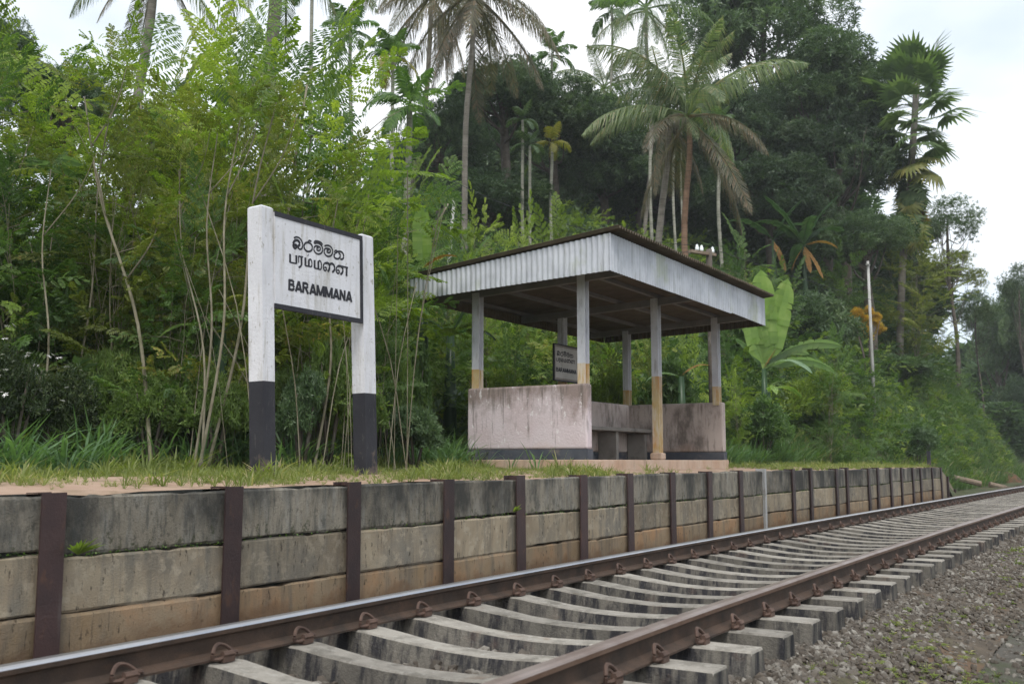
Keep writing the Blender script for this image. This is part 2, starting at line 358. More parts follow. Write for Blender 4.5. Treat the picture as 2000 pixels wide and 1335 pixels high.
M['flower'] = surf('flower', (.8, .78, .76), (.85, .83, .8), (), rough=.7, bump=0)

# ------------------------------------------------------------------ terrain
def lerp(a, b, t): return a+(b-a)*np.clip(t, 0, 1)
def sstep(a, b, x):
    t = np.clip((x-a)/(b-a), 0, 1); return t*t*(3-2*t)
TRK_Y = np.array([-3, 3, 5, 9, 13, 20, 28, 36, 48, 62, 80.])
TRK_X = np.array([-2.80, -2.86, -2.90, -2.89, -2.85, -2.71, -2.54, -2.32, -1.80, -1.0, .5])
def trk(Y): return np.interp(Y, TRK_Y, TRK_X)
WALL_X = -4.65
def terr(X, Y):
    X = np.asarray(X, float); Y = np.asarray(Y, float)
    # track corridor
    z = -1.065+0*X
    off = X-trk(Y)
    z = np.where(off > 1.0, -1.05-.20*sstep(1.2, 2.1, off), z)
    z = np.where(off < -1.3, -1.09+.09*sstep(-1.3, -1.7, off), z)
    # platform and hill
    plat = -.165+.05*sstep(0, 1.3, -(X-WALL_X))
    low = -1.04+0*X
    endm = sstep(29.3, 31.5, Y)
    base = lerp(plat, low, endm)
    toe = -8.9+1.6*sstep(14, 26, Y)+1.5*sstep(29, 34, Y)
    u = np.maximum(0, toe-X)
    zmax = 2.2+5.5*sstep(4, 26, Y)+8.0*sstep(20, 40, Y)
    sl = .42+.25*sstep(5, 20, Y)+.55*sstep(22, 38, Y)+1.1*sstep(42, 54, Y)
    hill = zmax*(1-np.exp(-u*sl/zmax))
    hill = hill*(1-.95*sstep(56, 74, Y))
    b2 = base+hill
    onp = X < WALL_X-.05
    on2 = lerp(0, 1, sstep(-4.4, -5.2, X))
    z = np.where(Y < 30.5, np.where(onp, b2, z), z*(1-on2)+b2*on2)
    far = sstep(70, 120, np.hypot(X, Y))
    return z*(1-far)+(-1.3+.0*X)*far
def tz(x, y): return float(terr(x, y))

def grid_mesh(name, xs, ys, mat, mats2=None, jitter=0, zoff=0.0, kind='structure', label=None):
    X, Y = np.meshgrid(xs, ys)
    Z = terr(X, Y)+zoff+rng.normal(0, 1, X.shape)*jitter
    n, m = X.shape
    I = np.arange(n*m).reshape(n, m)
    F = np.stack([I[:-1, :-1], I[:-1, 1:], I[1:, 1:], I[1:, :-1]], -1).reshape(-1, 4)
    a = Acc().add(np.stack([X, Y, Z], -1).reshape(-1, 3), F)
    o = a.obj(name, mat, smooth=True)
    return tag(o, label, kind=kind)

def ground_hit(px, py, dmin=8, dmax=90):
    for d in np.arange(dmin, dmax, .1):
        p = at(px, py, d)
        if p[2] <= tz(p[0], p[1]): return d
    return dmax
# wide ground well below, to the horizon
g = Acc().add([[-900, -900, -1.45], [900, -900, -1.45], [900, 900, -1.45], [-900, 900, -1.45]], [[0, 1, 2, 3]]).obj('ground', M['slope_soil'])
tag(g, kind='structure')
grid_mesh('track_bed', np.concatenate([np.linspace(WALL_X-.02, -.9, 26)]), np.linspace(-4, 80, 200), M['ballast_bed'], jitter=.008)
grid_mesh('path', np.concatenate([np.linspace(-.9, 3, 26), np.linspace(3.5, 30, 12)]), np.linspace(-4, 80, 170), M['path'], jitter=.006)
grid_mesh('platform', np.linspace(-6.6, WALL_X-.06, 16), np.linspace(-5, 30.4, 120), M['dirt'], jitter=.006)
grid_mesh('hillside', np.concatenate([np.linspace(-60, -10, 50), np.linspace(-9.5, -6.6, 10)]), np.linspace(-20, 110, 130), M['slope_soil'], jitter=.02)
grid_mesh('hillside_end', np.linspace(-6.6, -4.4, 14), np.linspace(30.4, 110, 80), M['slope_soil'], jitter=.02).name = 'hillside'

# ------------------------------------------------------------------ railway track
track = empty('railway_track', (-2.9, 4, -1.1), label='single railway track of rusty rails on concrete sleepers beside the platform', cat='railway track')
def tloc(o): o.location = Vector(o.location)-Vector((-2.9, 4, -1.1)); return o
RAIL = [(-.065, 0), (.065, 0), (.065, .010), (.030, .020), (.010, .032), (.0085, .095), (.014, .104), (.034, .108), (.036, .128), (.032, .136), (.021, .1415), (-.021, .1415), (-.032, .136), (-.036, .128), (-.034, .108), (-.014, .104), (-.0085, .095), (-.010, .032), (-.030, .020), (-.065, .010)]
def rail(side, mats):
    a = Acc(); Ys = np.concatenate([np.arange(-2, 12, .4), np.arange(12, 76, 1.0)])
    prof = np.array(RAIL); n = len(prof)
    cx = trk(Ys)+side*.872
    V = np.zeros((len(Ys), n, 3))
    V[:, :, 0] = cx[:, None]+prof[None, :, 0]; V[:, :, 1] = Ys[:, None]; V[:, :, 2] = -.913+prof[None, :, 1]
    for i in range(n):
        j = (i+1) % n
        I = np.arange(len(Ys)-1)
        F = np.stack([I*n+i, I*n+j, (I+1)*n+j, (I+1)*n+i], -1)
        mi = 1 if i in (8,) else (3 if i in (9, 10, 11, 12) else (2 if i in (7, 13) else 0))
        if i == 0: a.add(V.reshape(-1, 3), F, None, mi)
        else:
            a.F.append(F); a.M.append(np.full(len(F), mi))
    o = a.obj('rail', mats)
    o.parent = track; return tloc(o)
tag(rail(-1, [M['rust'], M['polished'], M['rust'], M['worn_top']]), 'far rail with its top worn to bright steel')
tag(rail(1, [M['rust'], M['dull_top'], M['rust_head'], M['dull_top']]), 'near rail with a dull brown top')

# sleeper: trapezoid section, dipped in the middle
def sleeper_mesh(seed):
    r = random.Random(seed)
    xs = [-1.24, -1.235, -1.1, -.98, -.75, -.6, -.4, -.2, 0, .2, .4, .6, .75, .98, 1.1, 1.235, 1.24]
    a = Acc(); V = []
    for x in xs:
        ax = abs(x)
        top = -.060*max(0, 1-(ax/.80)**2)**1.15
        if ax > 1.236: top -= .012
        wt = .088-.018*(1-sstep(.3, .75, ax)); wb = wt+.035
        e = .008
        dy = r.uniform(-.003, .003)
        zb = -.215
        V += [[x, -wb+dy, zb], [x, -wt+dy, top-e], [x, -wt+e+dy, top+r.uniform(-.002, .002)], [x, wt-e+dy, top+r.uniform(-.002, .002)], [x, wt+dy, top-e], [x, wb+dy, zb]]
    V = np.array(V); n = 6; F = []; mi = []
    for i in range(len(xs)-1):
        for j in range(5):
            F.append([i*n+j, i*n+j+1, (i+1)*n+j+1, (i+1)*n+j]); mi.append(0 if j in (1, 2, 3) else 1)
    F.append([0, 5, 4, 1]); mi.append(1); F.append([1, 4, 3, 2]); mi.append(1)
    q = (len(xs)-1)*n
    F.append([q, q+1, q+4, q+5]); mi.append(1); F.append([q+1, q+2, q+3, q+4]); mi.append(1)
    a.add(V, F); a.M = [np.array(mi)]
    F = np.array(F); a.F = [F[:, ::-1]]
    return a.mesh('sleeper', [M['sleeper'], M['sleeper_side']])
SLM = [sleeper_mesh(i) for i in range(4)]
# spring clip with its iron shoulder
ca = Acc()
tube(ca, catmull([(.030, -.075, .012), (.034, -.078, .040), (.022, -.055, .066), (.012, -.02, .072), (.012, .02, .058), (.022, .055, .030), (.012, .085, .022), (-.012, .092, .022), (-.02, .07, .02)], 4), .0095, 6)
tube(ca, catmull([(.030, -.075, .012), (.045, -.04, .012), (.046, .0, .022), (.044, .045, .022)], 3), .0095, 6)
box(ca, .018, -.035, -.006, .060, .032, .018)
tube(ca, [(.046, -.03, .028), (.046, .03, .028)], .016, 6)
CLIP = ca.mesh('clip', M['clip'], smooth=False)
y = 2.26; i = 0
clip_y = []
while y < 52:
    y += .531+random.uniform(-.012, .012)
    i += 1
    s = link('sleeper', SLM[i % 4], track, (float(trk(y)), y, -.915+random.uniform(-.003, .003)), (0, 0, random.uniform(-.012, .012)))
    tloc(s)
    if y < 33:
        pos = [(-.872+.065, 0), (.872+.065, 0)]
        if y < 9: pos += [(-.872-.065, math.pi), (.872-.065, math.pi)]
        for (px, rz) in pos:
            c = link('clip', CLIP, s, (px-.012 if rz == 0 else px+.012, random.uniform(-.008, .008), .006), (0, 0, rz))
    elif y < 52:
        for px in (-.872+.065, .872+.065): link('clip', CLIP, s, (px-.012, 0, .006))

# ballast stones
def ico(seed):
    r = np.random.default_rng(seed)
    p = (1+5**.5)/2
    V = np.array([(-1, p, 0), (1, p, 0), (-1, -p, 0), (1, -p, 0), (0, -1, p), (0, 1, p), (0, -1, -p), (0, 1, -p), (p, 0, -1), (p, 0, 1), (-p, 0, -1), (-p, 0, 1)], float)
    V /= np.linalg.norm(V, axis=1)[:, None]; V *= r.uniform(.65, 1.15, (12, 1)); V *= np.array([1, .8, .6])
    F = np.array([(0, 11, 5), (0, 5, 1), (0, 1, 7), (0, 7, 10), (0, 10, 11), (1, 5, 9), (5, 11, 4), (11, 10, 2), (10, 7, 6), (7, 1, 8), (3, 9, 4), (3, 4, 2), (3, 2, 6), (3, 6, 8), (3, 8, 9), (4, 9, 5), (2, 4, 11), (6, 2, 10), (8, 6, 7), (9, 8, 1)])
    return V, F
ICO = [ico(s) for s in range(6)]
def rot_rand(n):
    return frames(rdirs(n, -1, 1), rng.uniform(0, 6.28, n))
st = Acc(3)
def stones(n, fx, ysamp, size, sink=.3):
    Y = ysamp(n); X = fx(n, Y); S = rng.uniform(size[0], size[1], n)*rng.choice([1, 1, 1.5], n)
    Z = terr(X, Y)+S*(1-sink*2)*.4
    for k in range(6):
        sl_ = slice(k, None, 6)
        st.tile(*ICO[k], rot_rand(len(X[sl_]))*S[sl_][:, None, None], np.stack([X[sl_], Y[sl_], Z[sl_]], 1))
stones(12500, lambda n, Y: trk(Y)+1.15+np.abs(rng.normal(0, .42, n)), lambda n: 3+rng.power(1, n)**1.5*13, (.009, .026))
stones(3500, lambda n, Y: trk(Y)+1.15+np.abs(rng.normal(0, .5, n)), lambda n: rng.uniform(14, 45, n), (.03, .055))
stones(6000, lambda n, Y: trk(Y)+rng.uniform(-1.6, 1.15, n), lambda n: 2.5+rng.power(1, n)**1.4*14, (.018, .038))
stones(2600, lambda n, Y: rng.uniform(-1.5, .6, n), lambda n: 4+rng.power(1, n)**1.5*20, (.006, .016))
tag(st.obj('ballast_gravel', M['stone']), 'loose brown grey ballast stones along the sleeper ends', kind='stuff')

# ------------------------------------------------------------------ platform retaining wall
wall = empty('retaining_wall', (WALL_X, 3, -1.0), label='platform retaining wall of stained concrete planks between brown steel posts', cat='retaining wall')
WO = Vector((WALL_X, 3, -1.0))
PY = [1.05, 2.02, 3.07, 4.23, 5.32, 6.43, 7.545, 8.68, 9.79, 10.90, 12.09, 13.22, 14.29, 15.59, 16.68, 18.03, 19.09, 20.42, 21.45, 22.78, 23.86, 25.16, 26.26, 27.89, 29.05]
PX = [WALL_X+random.uniform(-.025, .025) for _ in PY]
for k, dx in ((15, .10), (16, -.04), (17, .10), (13, .05), (14, -.02)): PX[k] += dx*.7
TOPZ = [-.155, -.155, -.158, -.152, -.143, -.142, -.125, -.133, -.13, -.128, -.127, -.124, -.11, -.12, -.11, -.128, -.115, -.135, -.13, -.135, -.14, -.15, -.155, -.155, -.16]
def hbeam(w, d, t, h):
    a = Acc()
    box(a, -d/2, -w/2, 0, -d/2+t, w/2, h); box(a, d/2-t, -w/2, 0, d/2, w/2, h); box(a, -d/2+t, -t/2, .002, d/2-t, t/2, h-.002)
    return a
for k, (py, px_, tz_) in enumerate(zip(PY, PX, TOPZ)):
    thin = (k == 12)
    a = hbeam(.06 if thin else .135, .14, .012, 1.0+tz_+.12)
    o = a.obj('post', M['post_grey'] if thin else M['post_steel'], wall, loc=Vector((px_-.05, py, -1.12))-WO, rot=(random.uniform(-.012, .012), random.uniform(-.012, .004), random.uniform(-.03, .03)))
    if thin: tag(o, 'thin grey post among the brown ones')

def plank(L, H, seed):
    """concrete plank with chipped, uneven edges: front grid plus top and back"""
    r = np.random.default_rng(seed)
    nx, nz = 15, 5
    us = np.linspace(0, 1, nx); vs = np.array([0, .06, .5, .94, 1])
    V = []; 
    e0 = np.cumsum(r.normal(0, .0022, nx)); e1 = np.cumsum(r.normal(0, .0022, nx))
    e0 -= np.linspace(e0[0], e0[-1], nx); e1 -= np.linspace(e1[0], e1[-1], nx)
    ch = (r.random(nx) < .16)*r.uniform(.004, .014, nx); ch2 = (r.random(nx) < .12)*r.uniform(.004, .012, nx)
    for j, v in enumerate(vs):
        for i_, u in enumerate(us):
            z = v*H
            if j == 0: z += e0[i_]+ch2[i_]+.004
            if j == nz-1: z += e1[i_]-ch[i_]-.004
            x = r.normal(0, .0015)-(.010 if j in (0, nz-1) else 0)
            V.append([x, u*L, z])
    F = []
    for j in range(nz-1):
        for i_ in range(nx-1):
            q = j*nx+i_; F.append([q, q+1, q+nx+1, q+nx])
    b = len(V)
    for j in (0, nz-1):
        for i_ in range(nx): V.append([-.07, us[i_]*L, V[j*nx+i_][2]])
    for i_ in range(nx-1):
        F.append([(nz-1)*nx+i_, (nz-1)*nx+i_+1, b+nx+i_+1, b+nx+i_])
        F.append([b+i_, b+i_+1, i_+1, i_])
        F.append([b+i_+1, b+i_, b+nx+i_, b+nx+i_+1])
    return Acc().add(V, F)
moss = Acc()
LV, LF = np.array([[0, 0, 0], [.5, .45, .06], [0, 1, -.1], [-.5, .45, .06]]), np.array([[0, 1, 2, 3]])
def leafT(Lg, Wd): return LV*np.array([Wd, Lg, Lg*.6]), LF
for k in range(len(PY)-1):
    y0, y1 = PY[k]+.012, PY[k+1]-.012; x0, x1 = PX[k]-.012, PX[k+1]-.012
    Ln = math.hypot(y1-y0, x1-x0); rz = -math.atan2(x1-x0, y1-y0)
    zt = min(TOPZ[k], TOPZ[k+1])-.015
    j1 = -.47+random.uniform(-.02, .02); j2 = -.765+random.uniform(-.018, .018)
    tilt = random.uniform(-.010, .010)
    for (za, zb, mt) in ((-1.10, j2, 'panel_low'), (j2, j1, 'panel_mid'), (j1, zt, 'panel_top')):
        dx = random.uniform(-.006, .004)
        o = plank(Ln, zb-za, k*7+int(za*-30)).obj('concrete_plank', M[mt], wall, loc=Vector((x0+dx-.012, y0, za))-WO, rot=(tilt*.4+random.uniform(-.004, .004), random.uniform(-.006, .004), rz))
    # moss line on the upper joint
    nm = int(Ln*(90 if k in (1, 2) else 26))
    uu = rng.random(nm); kk = rng.uniform(0, 1, nm) < .9
    P = np.stack([x0+(x1-x0)*uu+.004, y0+(y1-y0)*uu, j1+rng.normal(0, .005, nm)], 1)
    tv, tf = leafT(.018, .012)
    moss.tile(tv, tf, frames(rdirs(nm, 0, 1)), P)
o = moss.obj('moss', M['lf_green'], wall, loc=-WO); o['kind'] = 'stuff'
# sloping wing at the far end
wing = [(29.05, -.16), (30.3, -.42), (31.45, -.80)]
for (ya, za), (yb, zb) in zip(wing[:-1], wing[1:]):
    a = Acc()
    xa = WALL_X-.05; xb = xa+.0
    V = boxv(xa-.07, ya+.01, -1.15, xa, yb-.01, za)
    V[6:8, 2] = zb
    V2 = V.copy()
    a.add(V, BOXF); a.obj('concrete_plank', M['panel_mid'], wall, loc=-WO)
    hbeam(.1, .12, .012, zb+1.15).obj('post', M['post_steel'], wall, loc=Vector((xa, yb, -1.15))-WO)

# ------------------------------------------------------------------ station name sign beside the platform edge
# plane frame: s along the track from the near post corner, front face looks to +X
SX, SY = 0.846*-1.879-.533*7.6, .533*-1.879+.846*7.6
sign = empty('station_sign', (SX-.07, SY+.6, -.15), label='station name board reading BARAMMANA between two white concrete posts with black feet', cat='station sign')
SO = Vector((SX-.07, SY+.6, -.15))
def shear(o):
    """the whole sign leans a little along the track"""
    for v in o.data.vertices: v.co.y -= .039*(v.co.z+.14)
    return o
for (s0, s1, wd, zs) in ((.006, .128, .155, .610), (1.186, 1.336, .14, .585)):
    a = Acc()
    gz = -.35
    zt = 1.980
    nseg = 10
    for (za, zb, mi) in ((gz, zs, 1), (zs, zt-.012, 0)):
        a.add(boxv(-wd, s0, za, 0, s1, zb), BOXF[2:], None, mi)
    V = boxv(-wd, s0, zt-.012, 0, s1, zt); c = V[4:].mean(0); V[4:] = c+(V[4:]-c)*.82
    a.add(V, BOXF[1:], None, 0)
    o = a.obj('post', [M['white_paint'], M['black_paint']], sign, loc=Vector((SX, SY, 0))-SO, rot=(0, rad(-.8), 0)); shear(o)
BX = SX-.012
board = box_obj('board', (-.045, .130, 1.187, 0, 1.170, 1.947), M['white_paint'], sign, .003, loc=Vector((BX, SY, 0))-SO)
for (a0, b0, a1, b1) in ((.130, 1.912, 1.170, 1.950), (.130, 1.183, 1.170, 1.222), (1.138, 1.222, 1.172, 1.912)):
    shear(box_obj('frame', (-.02, a0, b0, .006, a1, b1), M['black_paint'], sign, 0, loc=Vector((BX, SY, 0))-SO))
shear(board)

# lettering: strokes given on the board in metres (s along the board, z up)
def crop2board(p):
    """metres on the board from the traced outline (one unit = 1/8.344 of a photo pixel)"""
    px, py = 550+p[0]/8.344, 440+p[1]/8.344
    v = FW + RT*((px-1000)/1944.0) - UP*((py-667.5)/1944.0)
    k = (BX+.002)/v[0]
    return (v[1]*k-SY, v[2]*k)
SINHALA = [
 (8, [(203,207),(240,190),(290,205),(330,255),(346,315),(336,370),(305,390),(278,372),(262,345)]),
 (12, [(262,345),(292,320),(290,268),(250,240),(210,258),(193,300),(200,350),(225,372),(248,345),(235,318),(212,320)]),
 (9, [(487,262),(455,248),(432,275),(392,288),(368,335),(385,395),(430,425),(480,415),(503,370),(493,320),(460,288),(425,280)]),
 (9, [(533,292),(550,258),(600,262),(648,285),(668,318)]),
 (8, [(535,296),(575,288),(620,300),(655,338),(672,392),(655,445),(610,468),(560,450),(530,400),(538,352),(565,335),(605,342),(635,370),(625,405),(595,410),(575,390),(585,362),(605,375)]),
 (8, [(702,338),(740,325),(788,338),(822,375),(836,430),(815,485),(770,506),(722,485),(696,432),(704,388),(732,374),(770,380),(798,408),(788,440),(758,444),(742,422),(752,400),(770,412)]),
 (8, [(872,448),(868,420),(890,408),(905,425),(890,448),(872,448)]),
 (9, [(892,440),(930,424),(978,432),(1010,475),(1010,528),(985,552),(960,548)]),
 (9, [(868,465),(855,500),(880,536),(922,545),(952,520),(958,480),(930,445)]),
]
TAMIL = [
 (12, [(142,465),(142,605)]), (7, [(142,602),(246,622)]), (12, [(244,488),(244,622)]),
 (6, [(278,502),(282,610)]), (7, [(276,502),(352,516)]), (12, [(326,512),(328,640)]), (9, [(330,636),(312,668),(280,686)]),
 (12, [(390,525),(390,655)]), (7, [(388,655),(445,668)]), (12, [(446,560),(446,665)]), (7, [(444,566),(470,552),(492,580),(496,640),(485,672),(446,668)]), (12, [(430,484),(436,490)]),
 (12, [(540,565),(540,695)]), (7, [(538,695),(600,710)]), (12, [(601,582),(601,708)]), (7, [(600,590),(622,576),(646,606),(652,670),(640,716),(600,712)]),
 (8, [(742,612),(704,618),(682,660),(690,715),(715,738),(735,712),(722,684),(700,688)]), (11, [(715,616),(755,614),(782,650),(778,715),(755,752)]), (11, [(780,640),(820,622),(858,655),(862,725),(828,764)]),
 (8, [(945,662),(912,670),(890,710),(900,762),(925,784),(945,756),(928,728),(905,732)]), (11, [(920,664),(962,664),(998,705),(994,765),(962,800)]), (8, [(950,660),(1082,690)]), (12, [(1064,690),(1058,825)]),
]
def strokes(lines, sm, wk=.85):
    a = Acc()
    for k, (w, pts) in enumerate(lines):
        P = catmull([sm(p) for p in pts], 4) if len(pts) > 2 else np.array([sm(p) for p in pts])
        P3 = np.stack([np.full(len(P), 0.0), P[:, 0], P[:, 1]], 1)
        b = Acc(); tube(b, P3, w*.5*wk*.00105, 8)
        V = b.V[0]; V[:, 0] *= .22; V[:, 0] += k*.00003
        a.add(V, b.F[0])
    return a
for ln in (SINHALA, TAMIL):
    strokes(ln, crop2board, 1.8).obj('lettering', M['ink'], sign, loc=Vector((BX+.001, SY, 0))-SO)

GLY = {'B': (.68, [[(.1, 0), (.1, 1)], [(.1, .905), (.40, .905), (.53, .74), (.40, .56), (.1, .56)], [(.1, .53), (.44, .53), (.58, .31), (.44, .095), (.1, .095)]]),
 'A': (.74, [[(.08, 0), (.36, .98)], [(.66, 0), (.38, .98)], [(.2, .27), (.54, .27)]]),
 'R': (.74, [[(.1, 0), (.1, 1)], [(.1, .905), (.42, .905), (.55, .72), (.42, .52), (.1, .52)], [(.34, .5), (.62, 0)]]),
 'M': (.90, [[(.1, 0), (.1, 1)], [(.13, .97), (.43, .06)], [(.75, .97), (.45, .06)], [(.78, 0), (.78, 1)]]),
 'N': (.72, [[(.1, 0), (.1, 1)], [(.1, .97), (.58, .03)], [(.58, 0), (.58, 1)]])}
def word(text, width, height):
    tot = sum(GLY[c][0] for c in text)-.08; sx = width/tot; x = 0; a = Acc(); q = 0
    for ch in text:
        for pl in GLY[ch][1]:
            P = catmull(pl, 5) if len(pl) > 2 else np.array(pl, float)
            b = Acc(); P3 = np.stack([np.zeros(len(P)), (P[:, 0]+x)*sx, P[:, 1]*height], 1)
            tube(b, P3, .108*sx if len(pl) == 2 else .098*sx, 8); V = b.V[0]; V[:, 0] = V[:, 0]*.12+q*.00003; q += 1
            a.add(V, b.F[0])
        x += GLY[ch][0]
    return a.mesh('word', M['ink'])
b0, b1, b2 = crop2board((110, 1053)), crop2board((1140, 1250)), crop2board((110, 872))
WORD = word('BARAMMANA', b1[0]-b0[0], b2[1]-b0[1])
link('lettering', WORD, sign, Vector((BX+.0015, SY+b0[0], b0[1]))-SO, (math.atan2(b1[1]-b0[1], b1[0]-b0[0]), 0, 0))

# ------------------------------------------------------------------ waiting shelter
SHX, SHY = .846*.945-.533*12.5, .533*.945+.846*12.5     # outer near corner of the low walls
FL = .02; GZ = -.115
SH_O = Vector((SHX, SHY, GZ))
shel = empty('waiting_shelter', SH_O, label='open platform shelter with corrugated roof, steel posts and low pink walls', cat='shelter')
def sp(name, a, mat, smooth=False, bevel=0):
    o = a.obj(name, mat, shel, smooth, loc=Vector((SHX, SHY, 0))-SH_O)
    if bevel:
        m = o.modifiers.new('b', 'BEVEL'); m.width = bevel; m.segments = 3; m.limit_method = 'ANGLE'
    return o
LEN, DEP, WT = 4.94, 1.83, .14
WTOP = .975
sp('floor_slab', box(Acc(), -DEP-.015, -.015, -.32, .03, LEN+.015, FL-.002), M['slab'], bevel=.012)
# low walls, each with a dark band at the foot and a plastered top
def lowwall(x0, y0, x1, y1, lbl, m1='pink_wall', inner=None):
    o = sp('low_wall', box(Acc(), x0, y0, FL+.13, x1, y1, WTOP), M[m1], bevel=.03); tag(o, lbl)
    b = box(Acc(), x0-.004, y0-.004, FL, x1+.004, y1+.004, FL+.13).obj('dark_band', M['blue_band'], o)
lowwall(-DEP, 0, 0, WT, 'near end wall, pink paint under brown stains')
lowwall(-DEP, LEN-WT, 0, LEN, 'far end wall, dark mould on its inner face', 'wall_inner')
lowwall(-DEP, WT+.005, -DEP+WT, LEN-WT-.005, 'back wall behind the bench', 'wall_inner')
bench = empty('bench', (0, 0, 0)); bench.parent = shel; bench.location = Vector((SHX, SHY, 0))-SH_O
box_obj('seat_slab', (-DEP+WT+.01, WT+.03, FL+.46, -DEP+WT+.42, LEN-WT-.03, FL+.52), M['bench'], bench, .01)
for ys in (.25, 1.35, 2.45, 3.55, 4.65):
    box_obj('support', (-DEP+WT+.01, ys, FL, -DEP+WT+.34, ys+.09, FL+.455), M['bench'], bench, .008)
# posts: two rows of three H-section columns
RHF, RHB = 2.30, 2.18
for (px_, ys, zb) in ((-.10, .10, WTOP), (-.12, 2.42, FL), (-.10, LEN-.12, WTOP), (-DEP+.10, .10, WTOP), (-DEP+.08, 2.5, WTOP), (-DEP+.08, LEN-.12, WTOP)):
    t_ = (-px_)/DEP
    zt = RHF+(RHB-RHF)*t_+.10
    a = Acc()
    for (za, zc, mi) in ((zb-.05, 1.235, 1), (1.235, zt, 0)):
        w, d, t2 = .112, .115, .010
        for bb in ((-w/2, -d/2, w/2, -d/2+t2), (-w/2, d/2-t2, w/2, d/2), (-t2, -d/2+t2, t2, d/2-t2)):
            a.add(boxv(bb[0], bb[1], za, bb[2], bb[3], zc), BOXF[2:] if mi == 1 else BOXF[1:], None, mi)
    o = a.obj('post', [M['steel_paint'], M['yellow_paint']], shel, loc=Vector((SHX+px_, SHY+ys, 0))-SH_O, rot=(0, 0, rad(90) if False else 0))
    if zb == FL: box_obj('post_base', (-.09, -.09, FL, .09, .09, FL+.10), M['slab'], o, .02)
# roof rectangle in shelter coordinates
RX0, RX1, RY0, RY1 = -2.49, .56, -.44, 5.42       # back, front, near end, far end
ZT_F, ZT_B, ZB_F, ZB_B = 2.775, 2.50, 2.285, 2.18
def rz_top(x): return ZT_B+(ZT_F-ZT_B)*(x-RX0)/(RX1-RX0)
def corr(a, p0, p1, z0a, z1a, z0b, z1b, nrm, amp=.011, pitch=.078, t=.0):
    """upright corrugated sheet from p0 to p1; heights bottom/top at both ends"""
    p0, p1 = np.array(p0), np.array(p1); Ln = np.linalg.norm(p1-p0); n = max(4, int(Ln/pitch*6))
    u = np.linspace(0, 1, n+1); w = np.tanh(1.7*np.sin(u*Ln/pitch*2*math.pi))*amp
    P = p0+(p1-p0)*u[:, None]+np.array(nrm)*w[:, None]
    zb = z0a+(z0b-z0a)*u; zt = z1a+(z1b-z1a)*u
    V = np.concatenate([np.c_[P, zb], np.c_[P, zt]])
    F = [[i, i+1, n+2+i, n+1+i] for i in range(n)]
    a.add(V, F)
def solid(o, t=.003):
    m = o.modifiers.new('s', 'SOLIDIFY'); m.thickness = t; m.offset = 0; return o
# fascias: near end, front (three sheets), far end, back
a = Acc(); corr(a, (RX0, RY0), (RX1, RY0), ZB_B, ZT_B-.03, ZB_F, ZT_F-.03, (0, -1))
tag(solid(sp('fascia', a, M['fascia'])), 'near end fascia with strong corrugations')
cuts = [RY0, 1.55, 3.75, RY1]
for k in range(3):
    a = Acc(); ox = .004*(k % 2)
    sag = [0, .0, -.055, 0]
    corr(a, (RX1+ox, cuts[k]), (RX1+ox, cuts[k+1]), ZB_F+[.0, .0, .02][k], ZT_F-.03, ZB_F+[0, .0, -.0][k], ZT_F-.03, (1, 0), amp=.009)
    solid(sp('fascia', a, M['fascia']))
a = Acc(); corr(a, (RX0, RY1), (RX1, RY1), ZB_B, ZT_B-.03, ZB_F, ZT_F-.03, (0, 1)); solid(sp('fascia', a, M['roof_sheet']))  # far and back fascias: inner-side shade and dirt put into the dark brown
a = Acc(); corr(a, (RX0, RY0+.01), (RX0, RY1-.01), ZB_B, ZT_B-.03, ZB_B, ZT_B-.03, (1, 0)); solid(sp('fascia', a, M['roof_sheet']))
# roof sheets, waves running from back to front
ys_ = np.linspace(RY0-.05, RY1+.05, 8)
for k in range(7):
    y0, y1 = ys_[k], ys_[k+1]+.03; n = int((y1-y0)/.073*6)
    yy = np.linspace(y0, y1, n+1); w = np.sin(yy/.073*2*math.pi)*.021+(k % 2)*.004
    V = []
    for x in (RX0-.06, (RX0+RX1)/2, RX1+.15):
        V.append(np.c_[np.full(n+1, x), yy, rz_top(x)+w+.012])
    V = np.concatenate(V)
    F = [[r*(n+1)+i, r*(n+1)+i+1, (r+1)*(n+1)+i+1, (r+1)*(n+1)+i] for r in range(2) for i in range(n)]
    a = Acc().add(V, F); solid(sp('roof_sheet', a, M['roof_sheet']), .006)
# rafters and purlins
for yb in (.10, 2.45, LEN-.12):
    a = Acc(); V = boxv(RX0+.03, yb-.035, 0, RX1-.03, yb+.035, 0)
    for q in range(8): V[q, 2] = (RHB+(RHF-RHB)*(V[q, 0]-RX0)/(RX1-RX0))+(.10 if q > 3 else .0)+.02
    a.add(V, BOXF); sp('rafter', a, M['roof_beam'])
for xb in (RX0+.1, -1.55, -.75, -.1, RX1-.1):
    zz = RHB+(RHF-RHB)*(xb-RX0)/(RX1-RX0)+.125
    sp('purlin', box(Acc(), xb-.03, RY0+.02, zz, xb+.03, RY1-.02, zz+.05), M['roof_beam'])
# ceiling boards laid over the purlins, brown from below
cb = np.linspace(RY0+.02, RY1-.02, 7)
for k in range(6):
    a = Acc(); V = boxv(RX0+.02, cb[k]+.004, 0, RX1-.02, cb[k+1]-.004, 0)
    for q in range(8): V[q, 2] = (RHB+(RHF-RHB)*(V[q, 0]-RX0)/(RX1-RX0))+(.012 if q > 3 else .0)+.18
    a.add(V, BOXF); sp('ceiling_board', a, M['roof_sheet'])

